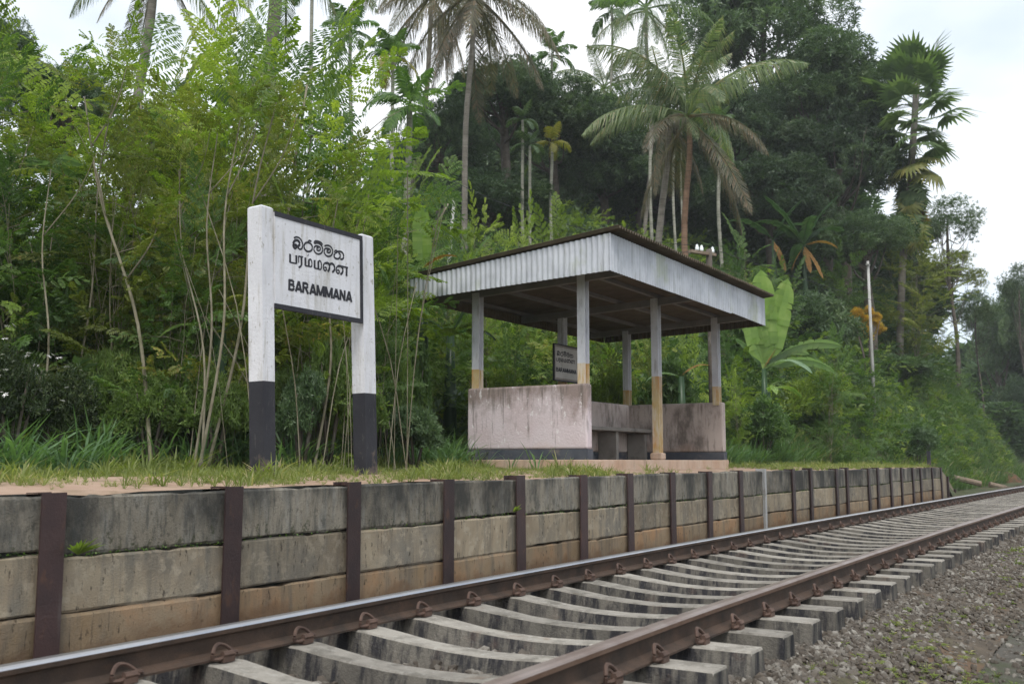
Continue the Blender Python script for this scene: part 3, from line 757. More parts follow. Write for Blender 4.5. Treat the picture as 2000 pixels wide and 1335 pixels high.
# smaller name board fixed to the middle rear post
hx = SHX-DEP+.17
def hang(px, py):
    v = FW + RT*((px-1000)/1944.0) - UP*((py-667.5)/1944.0); return v*(hx/v[0])
h0, h1 = hang(1083, 740), hang(1083, 672)
hs = empty('name_board', (hx, h0[1], h0[2]), label='small grey BARAMMANA board inside the shelter on its middle rear post', cat='sign')
HW, HH = .86, h1[2]-h0[2]
box_obj('board', (-.02, 0, 0, 0, HW, HH), M['panel_mid'] if False else M['bench'], hs, .002)
box_obj('backing', (-.0, .03, .03, .004, HW-.03, HH-.03), M['pole_grey'], hs, 0)
for bb in ((-.021, -.02, -.02, .008, HW+.02, .0), (-.021, -.02, HH, .008, HW+.02, HH+.02), (-.021, -.02, 0, .008, 0, HH), (-.021, HW, 0, .008, HW+.02, HH)):
    box_obj('frame', bb, M['black_paint'], hs, 0)
def small(p):
    s_, z_ = crop2board(p); return ((s_-.137)/1.03*HW*1.02-.03, (z_-1.17)/.75*HH)
for ln in (SINHALA, TAMIL): strokes(ln, small, 1.3).obj('lettering', M['ink'], hs, loc=(.007, 0, 0))
q0, q1, q2 = small((110, 1053)), small((1140, 1250)), small((110, 872))
o = link('lettering', WORD, hs, (.008, q0[0], q0[1])); o.scale = (1, (q1[0]-q0[0])/(b1[0]-b0[0]), (q2[1]-q0[1])/(b2[1]-b0[1]))

#@@VEG
# ------------------------------------------------------------------ plant pieces (numpy templates of quads)
def quad_list(L): 
    V = np.concatenate(L); return V, np.arange(len(V)).reshape(-1, 4)

def leaf_quad(base, d, up, Ln, Wd, fold=.15, droop=.12):
    d = d/np.linalg.norm(d); s = np.cross(d, up); s /= np.linalg.norm(s)+1e-9; n = np.cross(s, d)
    m = base+d*Ln*.42
    return np.array([base, m+s*Wd*.5+n*Wd*fold, base+d*Ln-n*Ln*droop, m-s*Wd*.5+n*Wd*fold])

def pinnate(r, npairs, Ln, lw, droop=.5, base=np.zeros(3), d=np.array([0, 1., 0]), up=np.array([0, 0, 1.])):
    """one pinnate leaf: rachis with leaflet pairs"""
    out = []
    s = np.cross(d, up); s /= np.linalg.norm(s)+1e-9; up = np.cross(s, d)
    p = base.copy(); step = Ln/(npairs+1); dd = d.copy()
    pts = [p.copy()]
    for i in range(npairs):
        dd = dd-np.array([0, 0, 1])*droop/npairs; dd /= np.linalg.norm(dd)
        p = p+dd*step; pts.append(p.copy())
        u2 = np.cross(s, dd)
        tl = Ln*.30*(1-.45*abs(i/(npairs-1)-.4)) if npairs > 1 else Ln*.4
        for sg in (-1, 1):
            ld = s*sg+dd*.45-u2*.15+r.normal(0, .10, 3)
            out.append(leaf_quad(p, ld, u2, tl*r.uniform(.85, 1.15), lw, .12, .15))
    out.append(leaf_quad(p, dd, np.cross(s, dd), Ln*.22, lw))
    # rachis ribbon
    e = pts[-1]; w = .0025
    out.append(np.array([base-s*w, base+s*w, e+s*w*.4, e-s*w*.4]))
    return out

def shoot(seed, nl=12, npairs=6, length=1.0, leafL=.28, lw=.036, ranks=2):
    """leafy shoot growing along +Y with drooping tip"""
    r = np.random.default_rng(seed); out = []
    p = np.zeros(3); d = np.array([0, 1., .0]); pts = []
    for i in range(nl):
        t = i/(nl-1)
        d = d+np.array([r.normal(0, .04), 0, -.035]); d /= np.linalg.norm(d)
        p = p+d*length/nl; pts.append(p.copy())
        s = np.cross(d, [0, 0, 1.]); s /= np.linalg.norm(s); u = np.cross(s, d)
        if ranks == 2: side = s*(1 if i % 2 else -1)+u*r.uniform(-.1, .35)
        else:
            a = i*2.4+r.uniform(-.3, .3); side = s*math.cos(a)+u*math.sin(a)
        ld = side*.9+d*(.45+.9*t)+np.array([0, 0, .18])
        ld /= np.linalg.norm(ld)
        out += pinnate(r, npairs, leafL*(1.05-.45*t**2)*r.uniform(.85, 1.1), lw, .55, p, ld, np.array([0, 0, 1.])+r.normal(0, .15, 3))
    out += pinnate(r, npairs, leafL*.7, lw, .3, p, d, np.array([0, 0, 1.]))
    a_ = pts[0]*0; b_ = pts[-1]; w = .005
    for q, pp in enumerate(pts[:-1]):
        nx_ = pts[q+1]; out.append(np.array([pp+[w, 0, 0], pp-[w, 0, 0], nx_-[w, 0, 0], nx_+[w, 0, 0]]))
    return quad_list(out)

def rosette(seed, n=7, Ln=1.0, Wd=.4, flat=.5):
    r = np.random.default_rng(seed); out = []
    for i in range(n):
        a = i*2.4+r.uniform(-.3, .3); e = r.uniform(-.2, .9)*(1-flat)+.15
        d = np.array([math.cos(a)*math.cos(e), math.sin(a)*math.cos(e), math.sin(e)])
        out.append(leaf_quad(d*Ln*.06+r.normal(0, .12, 3)*Ln, d, np.array([0, 0, 1.]), Ln*r.uniform(.7, 1.1), Wd*r.uniform(.8, 1.1), .12, .22))
    return quad_list(out)

def tuft(seed, n=8, h=1.0, w=.03, spread=.35, arch=.5, segs=2):
    r = np.random.default_rng(seed); out = []
    for i in range(n):
        a = r.uniform(0, 6.28); o = np.array([math.cos(a), math.sin(a), 0])
        hh = h*r.uniform(.55, 1.1); p0 = o*r.uniform(0, .18)*h+[0, 0, -.03*h]
        s = np.array([-o[1], o[0], 0])+r.normal(0, .3, 3)*[1, 1, 0]; s /= np.linalg.norm(s)
        lean = spread*r.uniform(.3, 1.3); P = []
        for k in range(segs+1):
            t = k/segs
            P.append(p0+o*(lean*t+arch*lean*t*t)*hh+np.array([0, 0, 1])*hh*(t-.55*arch*t*t*min(1, lean*2)))
        for k in range(segs):
            w0 = w*(1-.25*(k/segs)) if k else w*.7; w1 = w*.08 if k == segs-1 else w*(1-.25*((k+1)/segs))
            out.append(np.array([P[k]-s*w0/2, P[k]+s*w0/2, P[k+1]+s*w1/2, P[k+1]-s*w1/2]))
    return quad_list(out)

def scatter(a, tmpl, P, scale, D=None, roll=None, tint=None):
    n = len(P)
    if n == 0: return
    if D is None:
        th = rng.uniform(0, 6.28, n); c, s = np.cos(th), np.sin(th); z = np.zeros(n); o = np.ones(n)
        R = np.stack([np.stack([c, -s, z], 1), np.stack([s, c, z], 1), np.stack([z, z, o], 1)], 1)
        tl = rng.normal(0, .10, (n, 2)); R[:, 0, 2] += tl[:, 0]; R[:, 1, 2] += tl[:, 1]
    else: R = frames(D, roll)
    a.tile(tmpl[0], tmpl[1], R*np.asarray(scale).reshape(-1, 1, 1), P, tint)

SHOOT = [shoot(s, 13, 6, 1.15, .30, .042, 2 if s % 2 else 3) for s in range(4)]
SHOOT_C = [shoot(s+20, 8, 4, 1.0, .34, .062, 3) for s in range(3)]
ROS = [rosette(s, 7) for s in range(4)]
ROSN = [rosette(s+9, 8, 1.0, .24, .2) for s in range(3)]

# ------------------------------------------------------------------ shrubs and saplings with pinnate leaves
def sapling_proto(seed, H=4.5, nst=6, spread=.5, nsh=60, bare=.3):
    r = np.random.default_rng(seed); stems = []; P, D, S = [], [], []
    for k in range(nst):
        a_ = r.uniform(0, 6.28); lean = spread*r.uniform(.15, 1.0); h = H*r.uniform(.72, 1.02)
        o = np.array([math.cos(a_), math.sin(a_), 0]); n = 7
        pts = [o*.08]
        for i in range(1, n+1):
            t = i/n
            pts.append(o*(lean*h*(.55*t+.45*t*t))+np.array([0, 0, h*t*(1-.12*lean*t)])+r.normal(0, .035, 3)*h/4)
        pts = np.array(pts)
        ac = Acc(); C = catmull(pts, 3)
        tube(ac, C, np.linspace(.0125, .004, len(C))*r.uniform(.6, 1.35), 5)
        m = nsh//nst
        for q in range(m):
            t = bare+(1-bare)*(q+r.uniform(0, 1))/m
            i = min(int(t*n), n-1); b = pts[i]+(pts[i+1]-pts[i])*(t*n-i)
            az = q*2.4+r.uniform(-.5, .5)
            od = np.array([math.cos(az), math.sin(az), r.uniform(.15, 1.1)])
            if q == m-1: od = (pts[-1]-pts[-2])/np.linalg.norm(pts[-1]-pts[-2]); b = pts[-1]
            if r.random() < .55 and q < m-1:
                L_ = r.uniform(.3, .9); e = b+od/np.linalg.norm(od)*L_+[0, 0, -.05]
                tube(ac, [b, (b+e)/2+[0, 0, .04], e], [.008, .006, .004], 4); b = e
            P.append(b); D.append(od); S.append(r.uniform(.6, 1.1)*(1.15 if q == m-1 else 1))
        stems.append(ac.mesh('stem', M['bark_pale'], True))
    fa = Acc(); P, D, S = np.array(P), np.array(D), np.array(S)
    for k in range(4):
        scatter(fa, SHOOT[k], P[k::4], S[k::4], D[k::4], rng.normal(0, .5, len(P[k::4])))
    return stems, fa
def sap_variants(seed, **k):
    st_, fa = sapling_proto(seed, **k)
    res = {}
    for mt in ('lf_bright', 'lf_olive', 'lf_green'): res[mt] = fa.mesh('foliage', M[mt])
    return st_, res
SAP = [sap_variants(1, H=4.5, nst=6, spread=.30, nsh=84, bare=.22), sap_variants(2, H=4.5, nst=8, spread=.30, nsh=92, bare=.12),
       sap_variants(3, H=4.5, nst=4, spread=.24, nsh=68, bare=.2), sap_variants(4, H=4.5, nst=7, spread=.38, nsh=84, bare=.08), sap_variants(5, H=4.5, nst=3, spread=.14, nsh=48, bare=.3)]
def sapling(px, d, ytop, v, mt, label, wide=1.0, rz=None, cat='sapling', lean=0, group='saplings on the bank behind the platform'):
    p = at(px, 900, d); z = tz(p[0], p[1])-.05
    h = (900-ytop)/1958*d-z; s = h/5.2
    rt = empty('sapling', (p[0], p[1], z), random.uniform(0, 6.28) if rz is None else rz, label, cat, group)
    rt.rotation_euler[1] = lean
    rt.scale = (s*wide, s*wide, s)
    stems, fol = SAP[v]
    for m_ in stems: link('stem', m_, rt)
    link('foliage', fol[mt], rt)
    return rt
B, O, G = 'lf_bright', 'lf_olive', 'lf_green'
SAPL = [
 (-90, 10, 30, 1, G, 'green sapling cut by the lower left picture edge, above the dark hedge', 1.0),
 (30, 9.8, 240, 3, G, 'low spreading green sapling rising just over the dark white-flowered hedge', .9),
 (-20, 12.5, -20, 0, B, 'tall bright sapling in the top left corner of the view', .9),
 (120, 12, 90, 2, O, 'olive sapling with forked pale stem over the dark hedge', .9),
 (210, 10.2, 210, 1, O, 'many-stemmed olive sapling between the hedge and the big sign', .9),
 (235, 13, 40, 0, O, 'tall olive sapling topping the skyline left of the sign', .9),
 (330, 10, 330, 3, G, 'low green sapling with crossing bare canes left of the sign', .8),
 (345, 12, 70, 2, B, 'tall sapling with feathery top against the white sky', .9),
 (420, 10.5, 150, 1, O, 'olive sapling with a fan of pale stems just left of the sign post', .85),
 (455, 12.5, -10, 4, B, 'slender sapling whose long feathery shoot reaches the top edge above the sign', 1.3),
 (530, 11.5, 200, 0, O, 'olive sapling standing directly behind the near sign post', .8),
 (585, 13, -20, 4, B, 'thin feathery sapling beside the bare palm stem above the sign', 1.2),
 (610, 10.8, 330, 3, B, 'bright spreading sapling behind the name board', .8),
 (670, 13, 240, 2, G, 'green sapling over the far sign post', .8),
 (675, 15, 95, 4, G, 'narrow columnar sapling wrapped in green above the far sign post', .8),
 (705, 13, 330, 1, B, 'bright yellow green sapling right of the name board', .8),
 (745, 16, 285, 3, B, 'bright sapling arching towards the coconut trunk', .7),
 (710, 12, 540, 0, G, 'low green sapling between the sign and the shelter roof', .75),
 (850, 17, 440, 0, G, 'green sapling above the left end of the shelter roof', .7),
 (935, 19, 370, 2, B, 'small bright sapling beside the coconut trunk behind the roof', .55),
 (1035, 21, 385, 2, B, 'bright feathery sapling rising over the roof ridge, nearer the coconut', .5),
 (1095, 21, 378, 4, B, 'bright feathery sapling rising over the roof ridge, nearer the roof peak', .8),
 (960, 18, 470, 3, B, 'spreading bright sapling whose leaves touch the roof line', .6),
 (880, 16.5, 610, 2, G, 'green sapling seen under the left roof edge', .6),
 (1010, 16.5, 640, 3, G, 'green sapling seen through the shelter over its near wall', .6),
 (1190, 18.5, 610, 3, O, 'olive sapling seen through the shelter above its back wall', .5),
 (1270, 20, 640, 1, O, 'olive sapling behind the far rear shelter post', .5),
 (1340, 21, 640, 3, B, 'bright sapling seen between the two far shelter posts', .5),
 (1445, 23, 720, 3, B, 'bright low sapling between the shelter and the banana plant', .55),
 (1420, 27, 600, 2, G, 'green sapling behind the far corner of the roof', .6),
 (1620, 27, 640, 3, G, 'leafy green sapling right of the banana plant', .7),
 (1530, 33, 480, 1, G, 'green sapling on the slope above the banana leaves', .8),
 (1655, 43, 480, 2, G, 'green sapling on the slope above the orange shrub', .9),
 (1480, 31, 410, 0, G, 'green sapling below the dark trees, over the roof corner', .7),
 (1800, 46, 430, 1, O, 'airy olive sapling left of the fan palm foot', 1.0),
]
for (px, d, yt, v, mt, lb, wd) in SAPL:
    sapling(px, d, yt, v, mt, lb, wd)

PL = [shoot(s+60, 17, 9, 2.0, .50, .036, 2) for s in range(2)]
PLM = [Acc().add(t[0], t[1], np.repeat(rng.uniform(.3, .9, len(t[1])), 4)).mesh('plume', M['lf_green']) for t in PL]
def plume(px0, px1, pyt, d, label, n=5):
    """tall single stem ending in long feathery leaves"""
    b = at(px0, 900, d); z = tz(b[0], b[1]); t = at(px1, pyt, d)
    rt = empty('sapling', (b[0], b[1], z), 0, label, 'sapling', 'feathery plumes against the sky')
    tl_ = np.array(t)-np.array([b[0], b[1], z]); a = Acc()
    P = catmull([(0, 0, -.1), tuple(tl_*.45*np.array([.7, .7, 1])), tuple(tl_*.75)], 6); tube(a, P, np.linspace(.03, .014, len(P)), 6)
    link('stem', a.mesh('stem', M['bark_pale'], True), rt)
    dr = tl_/np.linalg.norm(tl_)
    for k in range(n):
        dd = dr+RT*random.uniform(-.15, .35)+np.array([0, 0, random.uniform(.0, .5)])-FW*random.uniform(-.3, .3)
        R_ = frames(dd[None], np.array([random.uniform(-.4, .4)]), up=-FW[None]*1.0+np.array([[0, 0, .1]]))[0]
        o = link('plume', PLM[k % 2], rt); f = .52+.25*k/n
        m4 = Matrix([list(R_[i]*1.0)+[float(tl_[i]*f)] for i in range(3)]+[[0, 0, 0, 1]]); o.matrix_local = m4
plume(420, 520, -90, 11.5, 'feathery plume sapling reaching the top edge left of the vine-streaked palm stem', 2)
plume(520, 625, -70, 12, 'feathery plume sapling reaching the top edge right of the vine-streaked palm stem', 2)
plume(590, 680, 120, 13, 'feathery plume sapling ending below the small areca crown', 2)
plume(230, 290, 0, 12, 'feathery plume sapling standing up from the left thicket into the sky', 2)
plume(720, 925, 262, 16, 'long leaning sapling whose plume crosses in front of the coconut trunk', 1)

def crooked(px0, px1, pyt, d, r_, fork, label):
    b = at(px0, 900, d); z = tz(b[0], b[1]); t = at(px1, pyt, d+.3)
    rt = empty('sapling', (b[0], b[1], z), 0, label, 'sapling', 'crooked pale stems in the thicket')
    tv = np.array(t)-np.array([b[0], b[1], z]); a = Acc()
    P = catmull([(0, 0, -.1), tuple(tv*.35+np.array([.08, .05, .1])), tuple(tv*.7+np.array([-.05, .0, .05])), tuple(tv)], 6)
    tube(a, P, np.linspace(r_, r_*.35, len(P)), 6); link('stem', a.mesh('stem', M['bark_pale'], True), rt)
    for q, f in enumerate(fork):
        s0 = P[int(len(P)*f)]; e = s0+RT*random.uniform(.25, .6)*(1 if q % 2 == 0 else -1)+np.array([0, 0, random.uniform(.7, 1.1)])
        a = Acc(); tube(a, catmull([s0, (s0+e)/2+RT*.06, e], 5), np.linspace(r_*.5, r_*.2, 11), 5); link('branch', a.mesh('branch', M['bark_pale'], True), rt)
        fa = Acc(); n = 3; scatter(fa, SHOOT[q % 4], e+rng.normal(0, .05, (n, 3)), rng.uniform(.35, .55, n), rdirs(n, .1, 1)); link('foliage', fa.mesh('foliage', M['lf_bright']), rt)
    fa = Acc(); n = 3; scatter(fa, SHOOT[1], np.array(P[-1])+rng.normal(0, .05, (n, 3)), rng.uniform(.4, .6, n), rdirs(n, .2, 1)); link('foliage', fa.mesh('foliage', M['lf_olive']), rt)
crooked(300, 165, 190, 9.5, .022, (.45, .6, .8), 'thickest crooked pale stem, forked, leaning left above the hedge')
crooked(385, 470, 230, 9.3, .017, (.7,), 'straight pale cane leaning right just left of the near sign post')
crooked(375, 425, 260, 9.2, .014, (.75,), 'thin pale cane beside the straight one left of the sign')
crooked(395, 350, 330, 9.4, .013, (.8,), 'thin pale cane curving left, middle of the thicket')
crooked(400, 540, 200, 9.6, .018, (.65,), 'long pale cane rising right towards the vine-streaked palm')
crooked(110, 235, 130, 9.8, .014, (.7,), 'thin cane crossing the crooked pale stem near its top')
crooked(60, 100, 330, 9.0, .014, (.7,), 'short cane standing over the dark hedge')
crooked(610, 660, 390, 10.2, .016, (.6,), 'pale cane rising behind the top of the name board')

# ------------------------------------------------------------------ broad-leaved trees
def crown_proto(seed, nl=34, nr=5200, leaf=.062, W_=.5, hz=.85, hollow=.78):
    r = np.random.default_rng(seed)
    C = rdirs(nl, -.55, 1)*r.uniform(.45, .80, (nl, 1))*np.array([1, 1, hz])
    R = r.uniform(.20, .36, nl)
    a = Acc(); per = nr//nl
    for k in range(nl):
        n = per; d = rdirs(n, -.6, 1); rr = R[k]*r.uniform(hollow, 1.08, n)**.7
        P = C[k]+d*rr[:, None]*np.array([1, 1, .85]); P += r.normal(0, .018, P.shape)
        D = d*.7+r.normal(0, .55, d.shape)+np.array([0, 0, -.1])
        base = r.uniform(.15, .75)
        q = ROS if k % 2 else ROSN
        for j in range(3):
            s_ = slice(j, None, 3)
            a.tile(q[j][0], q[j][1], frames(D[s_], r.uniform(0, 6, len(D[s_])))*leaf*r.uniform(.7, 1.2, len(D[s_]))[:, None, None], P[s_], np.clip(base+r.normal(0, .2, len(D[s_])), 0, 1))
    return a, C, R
CROWNS = []
for s_ in range(4):
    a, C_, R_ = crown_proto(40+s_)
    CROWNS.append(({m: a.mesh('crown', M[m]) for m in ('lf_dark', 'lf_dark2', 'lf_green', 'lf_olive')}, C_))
aC, cC, _ = crown_proto(77, nl=40, nr=2400, leaf=.055, hollow=.25)      # airy crown
AIRY = ({m: aC.mesh('crown', M[m]) for m in ('lf_green', 'lf_olive', 'lf_dark2')}, cC)
def trunk_mesh(seed, H, R, C, rc, mat):
    r = np.random.default_rng(seed); a = Acc()
    pts = catmull([(0, 0, -.5), (.02*H, 0, H*.3), (-.01*H, .02*H, H*.7), (0, 0, H)], 4)
    tube(a, pts, np.linspace(R*1.25, R*.7, len(pts)), 8)
    for k in range(0, len(C), 3):
        e = np.array([0, 0, H])+C[k]*rc*.95; s = np.array([0, 0, H*r.uniform(.55, .95)])
        m = (s+e)/2+np.array([0, 0, -.06*H])+r.normal(0, .1, 3)
        P = catmull([s, m, e], 4); tube(a, P, np.linspace(R*.38, R*.06, len(P)), 5)
    return a.mesh('trunk', M[mat], True)
def tree(px, py, d, rx, rz_, v, mt, label, name='broadleaf_tree', cat='tree', airy=False, group='dark broad-leaved trees on the hill', bark='bark_dark', tr=.22):
    """crown centre at a place of the picture, foot on the ground under it"""
    c = at(px, py, d); g = tz(c[0], c[1]); H = max(c[2]-g, 1.0)
    rw = rx/1958*d; rh = rz_/1958*d
    rt = empty(name, (c[0], c[1], g), 0, label, cat, group)
    src = AIRY if airy else CROWNS[v % 4]
    link('trunk', trunk_mesh(px+py, H, tr, src[1], min(rw, rh), bark), rt)
    link('crown', src[0][mt], rt, (0, 0, H), (0, 0, random.uniform(0, 6.28)), (rw, rw, rh))
    return rt
D1, D2 = 'lf_dark', 'lf_dark2'
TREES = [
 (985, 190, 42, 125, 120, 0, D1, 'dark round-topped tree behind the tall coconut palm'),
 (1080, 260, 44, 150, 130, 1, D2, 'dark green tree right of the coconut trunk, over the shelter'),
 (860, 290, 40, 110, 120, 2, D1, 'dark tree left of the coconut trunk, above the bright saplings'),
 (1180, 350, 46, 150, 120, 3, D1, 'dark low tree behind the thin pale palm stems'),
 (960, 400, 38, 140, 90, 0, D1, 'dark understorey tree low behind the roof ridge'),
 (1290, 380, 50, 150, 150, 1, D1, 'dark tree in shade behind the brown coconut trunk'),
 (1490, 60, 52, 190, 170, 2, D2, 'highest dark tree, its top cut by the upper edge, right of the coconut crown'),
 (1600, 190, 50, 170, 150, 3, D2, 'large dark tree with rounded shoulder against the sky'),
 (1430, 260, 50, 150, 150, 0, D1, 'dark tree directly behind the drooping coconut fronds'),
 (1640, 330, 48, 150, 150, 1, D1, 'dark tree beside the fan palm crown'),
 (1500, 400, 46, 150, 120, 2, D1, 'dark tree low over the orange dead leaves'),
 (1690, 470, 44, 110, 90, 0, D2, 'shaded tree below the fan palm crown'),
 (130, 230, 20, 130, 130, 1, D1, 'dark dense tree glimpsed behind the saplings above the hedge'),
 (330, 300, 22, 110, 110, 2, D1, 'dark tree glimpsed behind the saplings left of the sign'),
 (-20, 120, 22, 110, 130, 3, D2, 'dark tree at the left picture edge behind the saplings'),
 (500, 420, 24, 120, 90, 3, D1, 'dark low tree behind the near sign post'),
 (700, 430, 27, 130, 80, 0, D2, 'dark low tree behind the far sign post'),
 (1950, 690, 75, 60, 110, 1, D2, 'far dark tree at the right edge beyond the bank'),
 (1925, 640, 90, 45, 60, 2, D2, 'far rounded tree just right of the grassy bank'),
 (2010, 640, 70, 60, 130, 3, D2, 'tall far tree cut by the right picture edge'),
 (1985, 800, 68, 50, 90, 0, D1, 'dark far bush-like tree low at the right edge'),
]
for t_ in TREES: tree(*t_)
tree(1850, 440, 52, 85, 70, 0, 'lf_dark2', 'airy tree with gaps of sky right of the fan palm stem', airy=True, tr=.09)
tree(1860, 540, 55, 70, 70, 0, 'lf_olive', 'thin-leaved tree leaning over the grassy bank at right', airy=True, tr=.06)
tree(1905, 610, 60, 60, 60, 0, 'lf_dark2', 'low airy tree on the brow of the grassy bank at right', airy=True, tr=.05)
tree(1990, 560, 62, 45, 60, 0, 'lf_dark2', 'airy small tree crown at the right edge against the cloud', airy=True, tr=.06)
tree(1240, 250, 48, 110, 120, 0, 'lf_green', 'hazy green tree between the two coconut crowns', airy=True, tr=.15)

# ------------------------------------------------------------------ palms
def frond_proto(seed, e0, curl, n=44, hang=.8, lw=.03, ll=.26, Ln=1.0, stiff=0.0):
    """feather frond of length one leaving the origin along +X; e0 start elevation, curl total bend (radians)"""
    r = np.random.default_rng(seed); out = []; K = 14
    pts = [np.zeros(3)]; T = []
    for i in range(K):
        t = i/K; e = e0-curl*t**1.25
        d = np.array([math.cos(e), 0, math.sin(e)]); T.append(d); pts.append(pts[-1]+d*Ln/K)
    pts = np.array(pts); T.append(T[-1]); T = np.array(T)
    for i in range(K):
        w0 = .012*(1-i/K)+.003; w1 = .012*(1-(i+1)/K)+.003; S = np.array([0, 1., 0])
        out.append(np.array([pts[i]-S*w0, pts[i]+S*w0, pts[i+1]+S*w1, pts[i+1]-S*w1]))
        N = np.cross(S, T[i]); out.append(np.array([pts[i]-N*w0, pts[i]+N*w0, pts[i+1]+N*w1, pts[i+1]-N*w1]))
    for i in range(n):
        t = .14+.86*i/(n-1); k = min(int(t*K), K-1); p = pts[k]+(pts[k+1]-pts[k])*(t*K-k); tg = T[k]
        l = ll*(math.sin(math.pi*min(1, (t*.9+.12)))**.6)*r.uniform(.85, 1.1)
        if r.random() < .05: continue
        for sg in (-1, 1):
            S = np.array([0, sg*1., 0]); N = np.cross(tg, S)*sg
            d1 = S*(1-.3*hang)+tg*.55+np.array([0, 0, -1])*hang*.35+N*.12*stiff+r.normal(0, .05, 3); d1 /= np.linalg.norm(d1)
            d2 = S*(.7-.55*hang)+tg*.4+np.array([0, 0, -1])*hang*1.1+r.normal(0, .08, 3); d2 /= np.linalg.norm(d2)
            m = p+d1*l*.45; e = m+d2*l*.55; wv = tg*lw*.5
            out.append(np.array([p-wv*.6, p+wv*.6, m+wv, m-wv])); out.append(np.array([m-wv, m+wv, e+wv*.15, e-wv*.15]))
    V, F = quad_list(out)
    return Acc().add(V, F, np.repeat(r.random(len(F)), 4))
def fset(pfx, specs, mats, **k):
    res = []
    for i, (e0, c) in enumerate(specs):
        a = frond_proto(hash(pfx) % 100*0+len(pfx)*10+i, e0, c, **k)
        res.append({m: a.mesh('frond', M[m]) for m in mats})
    return res
CO = fset('coco', [(1.25, .9), (.85, 1.3), (.35, 1.4), (-.25, 1.1), (-.9, .55)], ('lf_coco', 'lf_coco_brown', 'lf_green'), n=84, hang=.95, lw=.0095, ll=.25)
AR = fset('areca', [(1.3, .7), (.9, 1.3), (.4, 1.7), (-.2, 1.3)], ('lf_areca', 'lf_areca_yellow', 'lf_dark2', 'lf_coco'), n=26, hang=.45, lw=.05, ll=.36, stiff=1)
def palm(name, px, py, d, L_, nf, mats, label, kind='co', tr=.14, foot=None, bark='bark_palm', spread=(0, 1), cat='palm tree', group=None, curve=.3, pmat=None, skirt=1.0, face=None):
    c = at(px, py, d)
    f = at(foot[0], foot[1], d) if foot else np.array([c[0], c[1], 0])
    gz = tz(f[0], f[1])
    if foot: gz = min(gz, f[2])
    rt = empty(name, (f[0], f[1], gz), 0, label, cat, group)
    top = Vector(c)-rt.location
    a = Acc(); mid = np.array(top)*.5+np.array([random.uniform(-curve, curve), random.uniform(-curve, curve), 0])
    P = catmull([(0, 0, -.6), tuple(np.array(top)*.06*np.array([.3, .3, 1])), tuple(mid), tuple(np.array(top)*np.array([.97, .97, .85])), tuple(top)], 5)
    rr = np.linspace(tr*1.2, tr*.85, len(P)); rr[:3] *= 1.25
    tube(a, P, rr, 8); link('trunk', a.mesh('trunk', M[bark], True), rt)
    S = CO if kind == 'co' else AR
    n = len(S)
    for k in range(nf):
        t = (k+.5)/nf
        v = min(n-1, int(t**(1/skirt)*n)); az = k*2.399+random.uniform(-.25, .25)
        mt = mats[0] if t < .7 or len(mats) == 1 else mats[1]
        s = L_*random.uniform(.85, 1.1)*(.8 if v == 0 else 1)
        o = link('frond', S[v][mt], rt, top+Vector((0, 0, .1*(1-t)*L_)), (random.uniform(-.25, .25), random.uniform(-.12, .12), az), (s, s, s))
    if kind == 'co' and tr > .1:
        na = Acc()
        for q in range(7):
            aa = q*.9; cc = np.array([math.cos(aa)*.28, math.sin(aa)*.28, -.25-.1*(q % 2)])
            b = Acc(); tube(b, [cc+[0, 0, .13], cc+[0, 0, .08], cc, cc-[0, 0, .08], cc-[0, 0, .13]], [.02, .09, .12, .09, .02], 6); na.add(b.V[0], b.F[0])
        o = link('coconuts', na.mesh('coconuts', M['lf_coco_brown'], True), rt, top)
    return rt
g_ = 'coconut palms'
palm('coconut_palm', 925, -5, 35, 4.6, 26, ('lf_coco_brown', 'lf_coco_brown'), 'tall coconut palm with drooping brown-green fronds, trunk left of the roof ridge', foot=(907, 500), tr=.10, group=g_, skirt=1.1)
palm('coconut_palm', 842, -5, 40, 4.2, 22, ('lf_coco_brown', 'lf_coco_brown'), 'coconut palm with leaning dark trunk just left of the tallest one', foot=(790, 230), tr=.10, group=g_, skirt=1.1)
palm('coconut_palm', 1345, 235, 30, 4.0, 19, ('lf_coco', 'lf_coco_brown'), 'coconut palm with wide arching grey-green crown and reddish trunk above the roof', foot=(1352, 490), tr=.10, bark='bark_brown', group=g_, skirt=.68)
palm('coconut_palm', 1262, 25, 44, 3.6, 16, ('lf_green', 'lf_coco'), 'coconut palm behind the wide grey-green crown, near the top edge', foot=(1256, 470), tr=.09, group=g_)
palm('coconut_palm', 1180, 180, 55, 3.6, 16, ('lf_coco', 'lf_coco'), 'distant pale coconut palm between the two dark tree groups', tr=.12, group=g_)
palm('coconut_palm', 300, -75, 24, 2.6, 18, ('lf_coco', 'lf_coco_brown'), 'coconut palm whose hanging frond tips show at the top edge, left', foot=(240, 700), tr=.12, group=g_)
palm('coconut_palm', 545, -160, 19, 2.9, 18, ('lf_coco', 'lf_coco'), 'palm with thick vine-streaked trunk running out of the top above the sign', foot=(522, 560), tr=.13, group=g_)
g_ = 'slender areca palms'
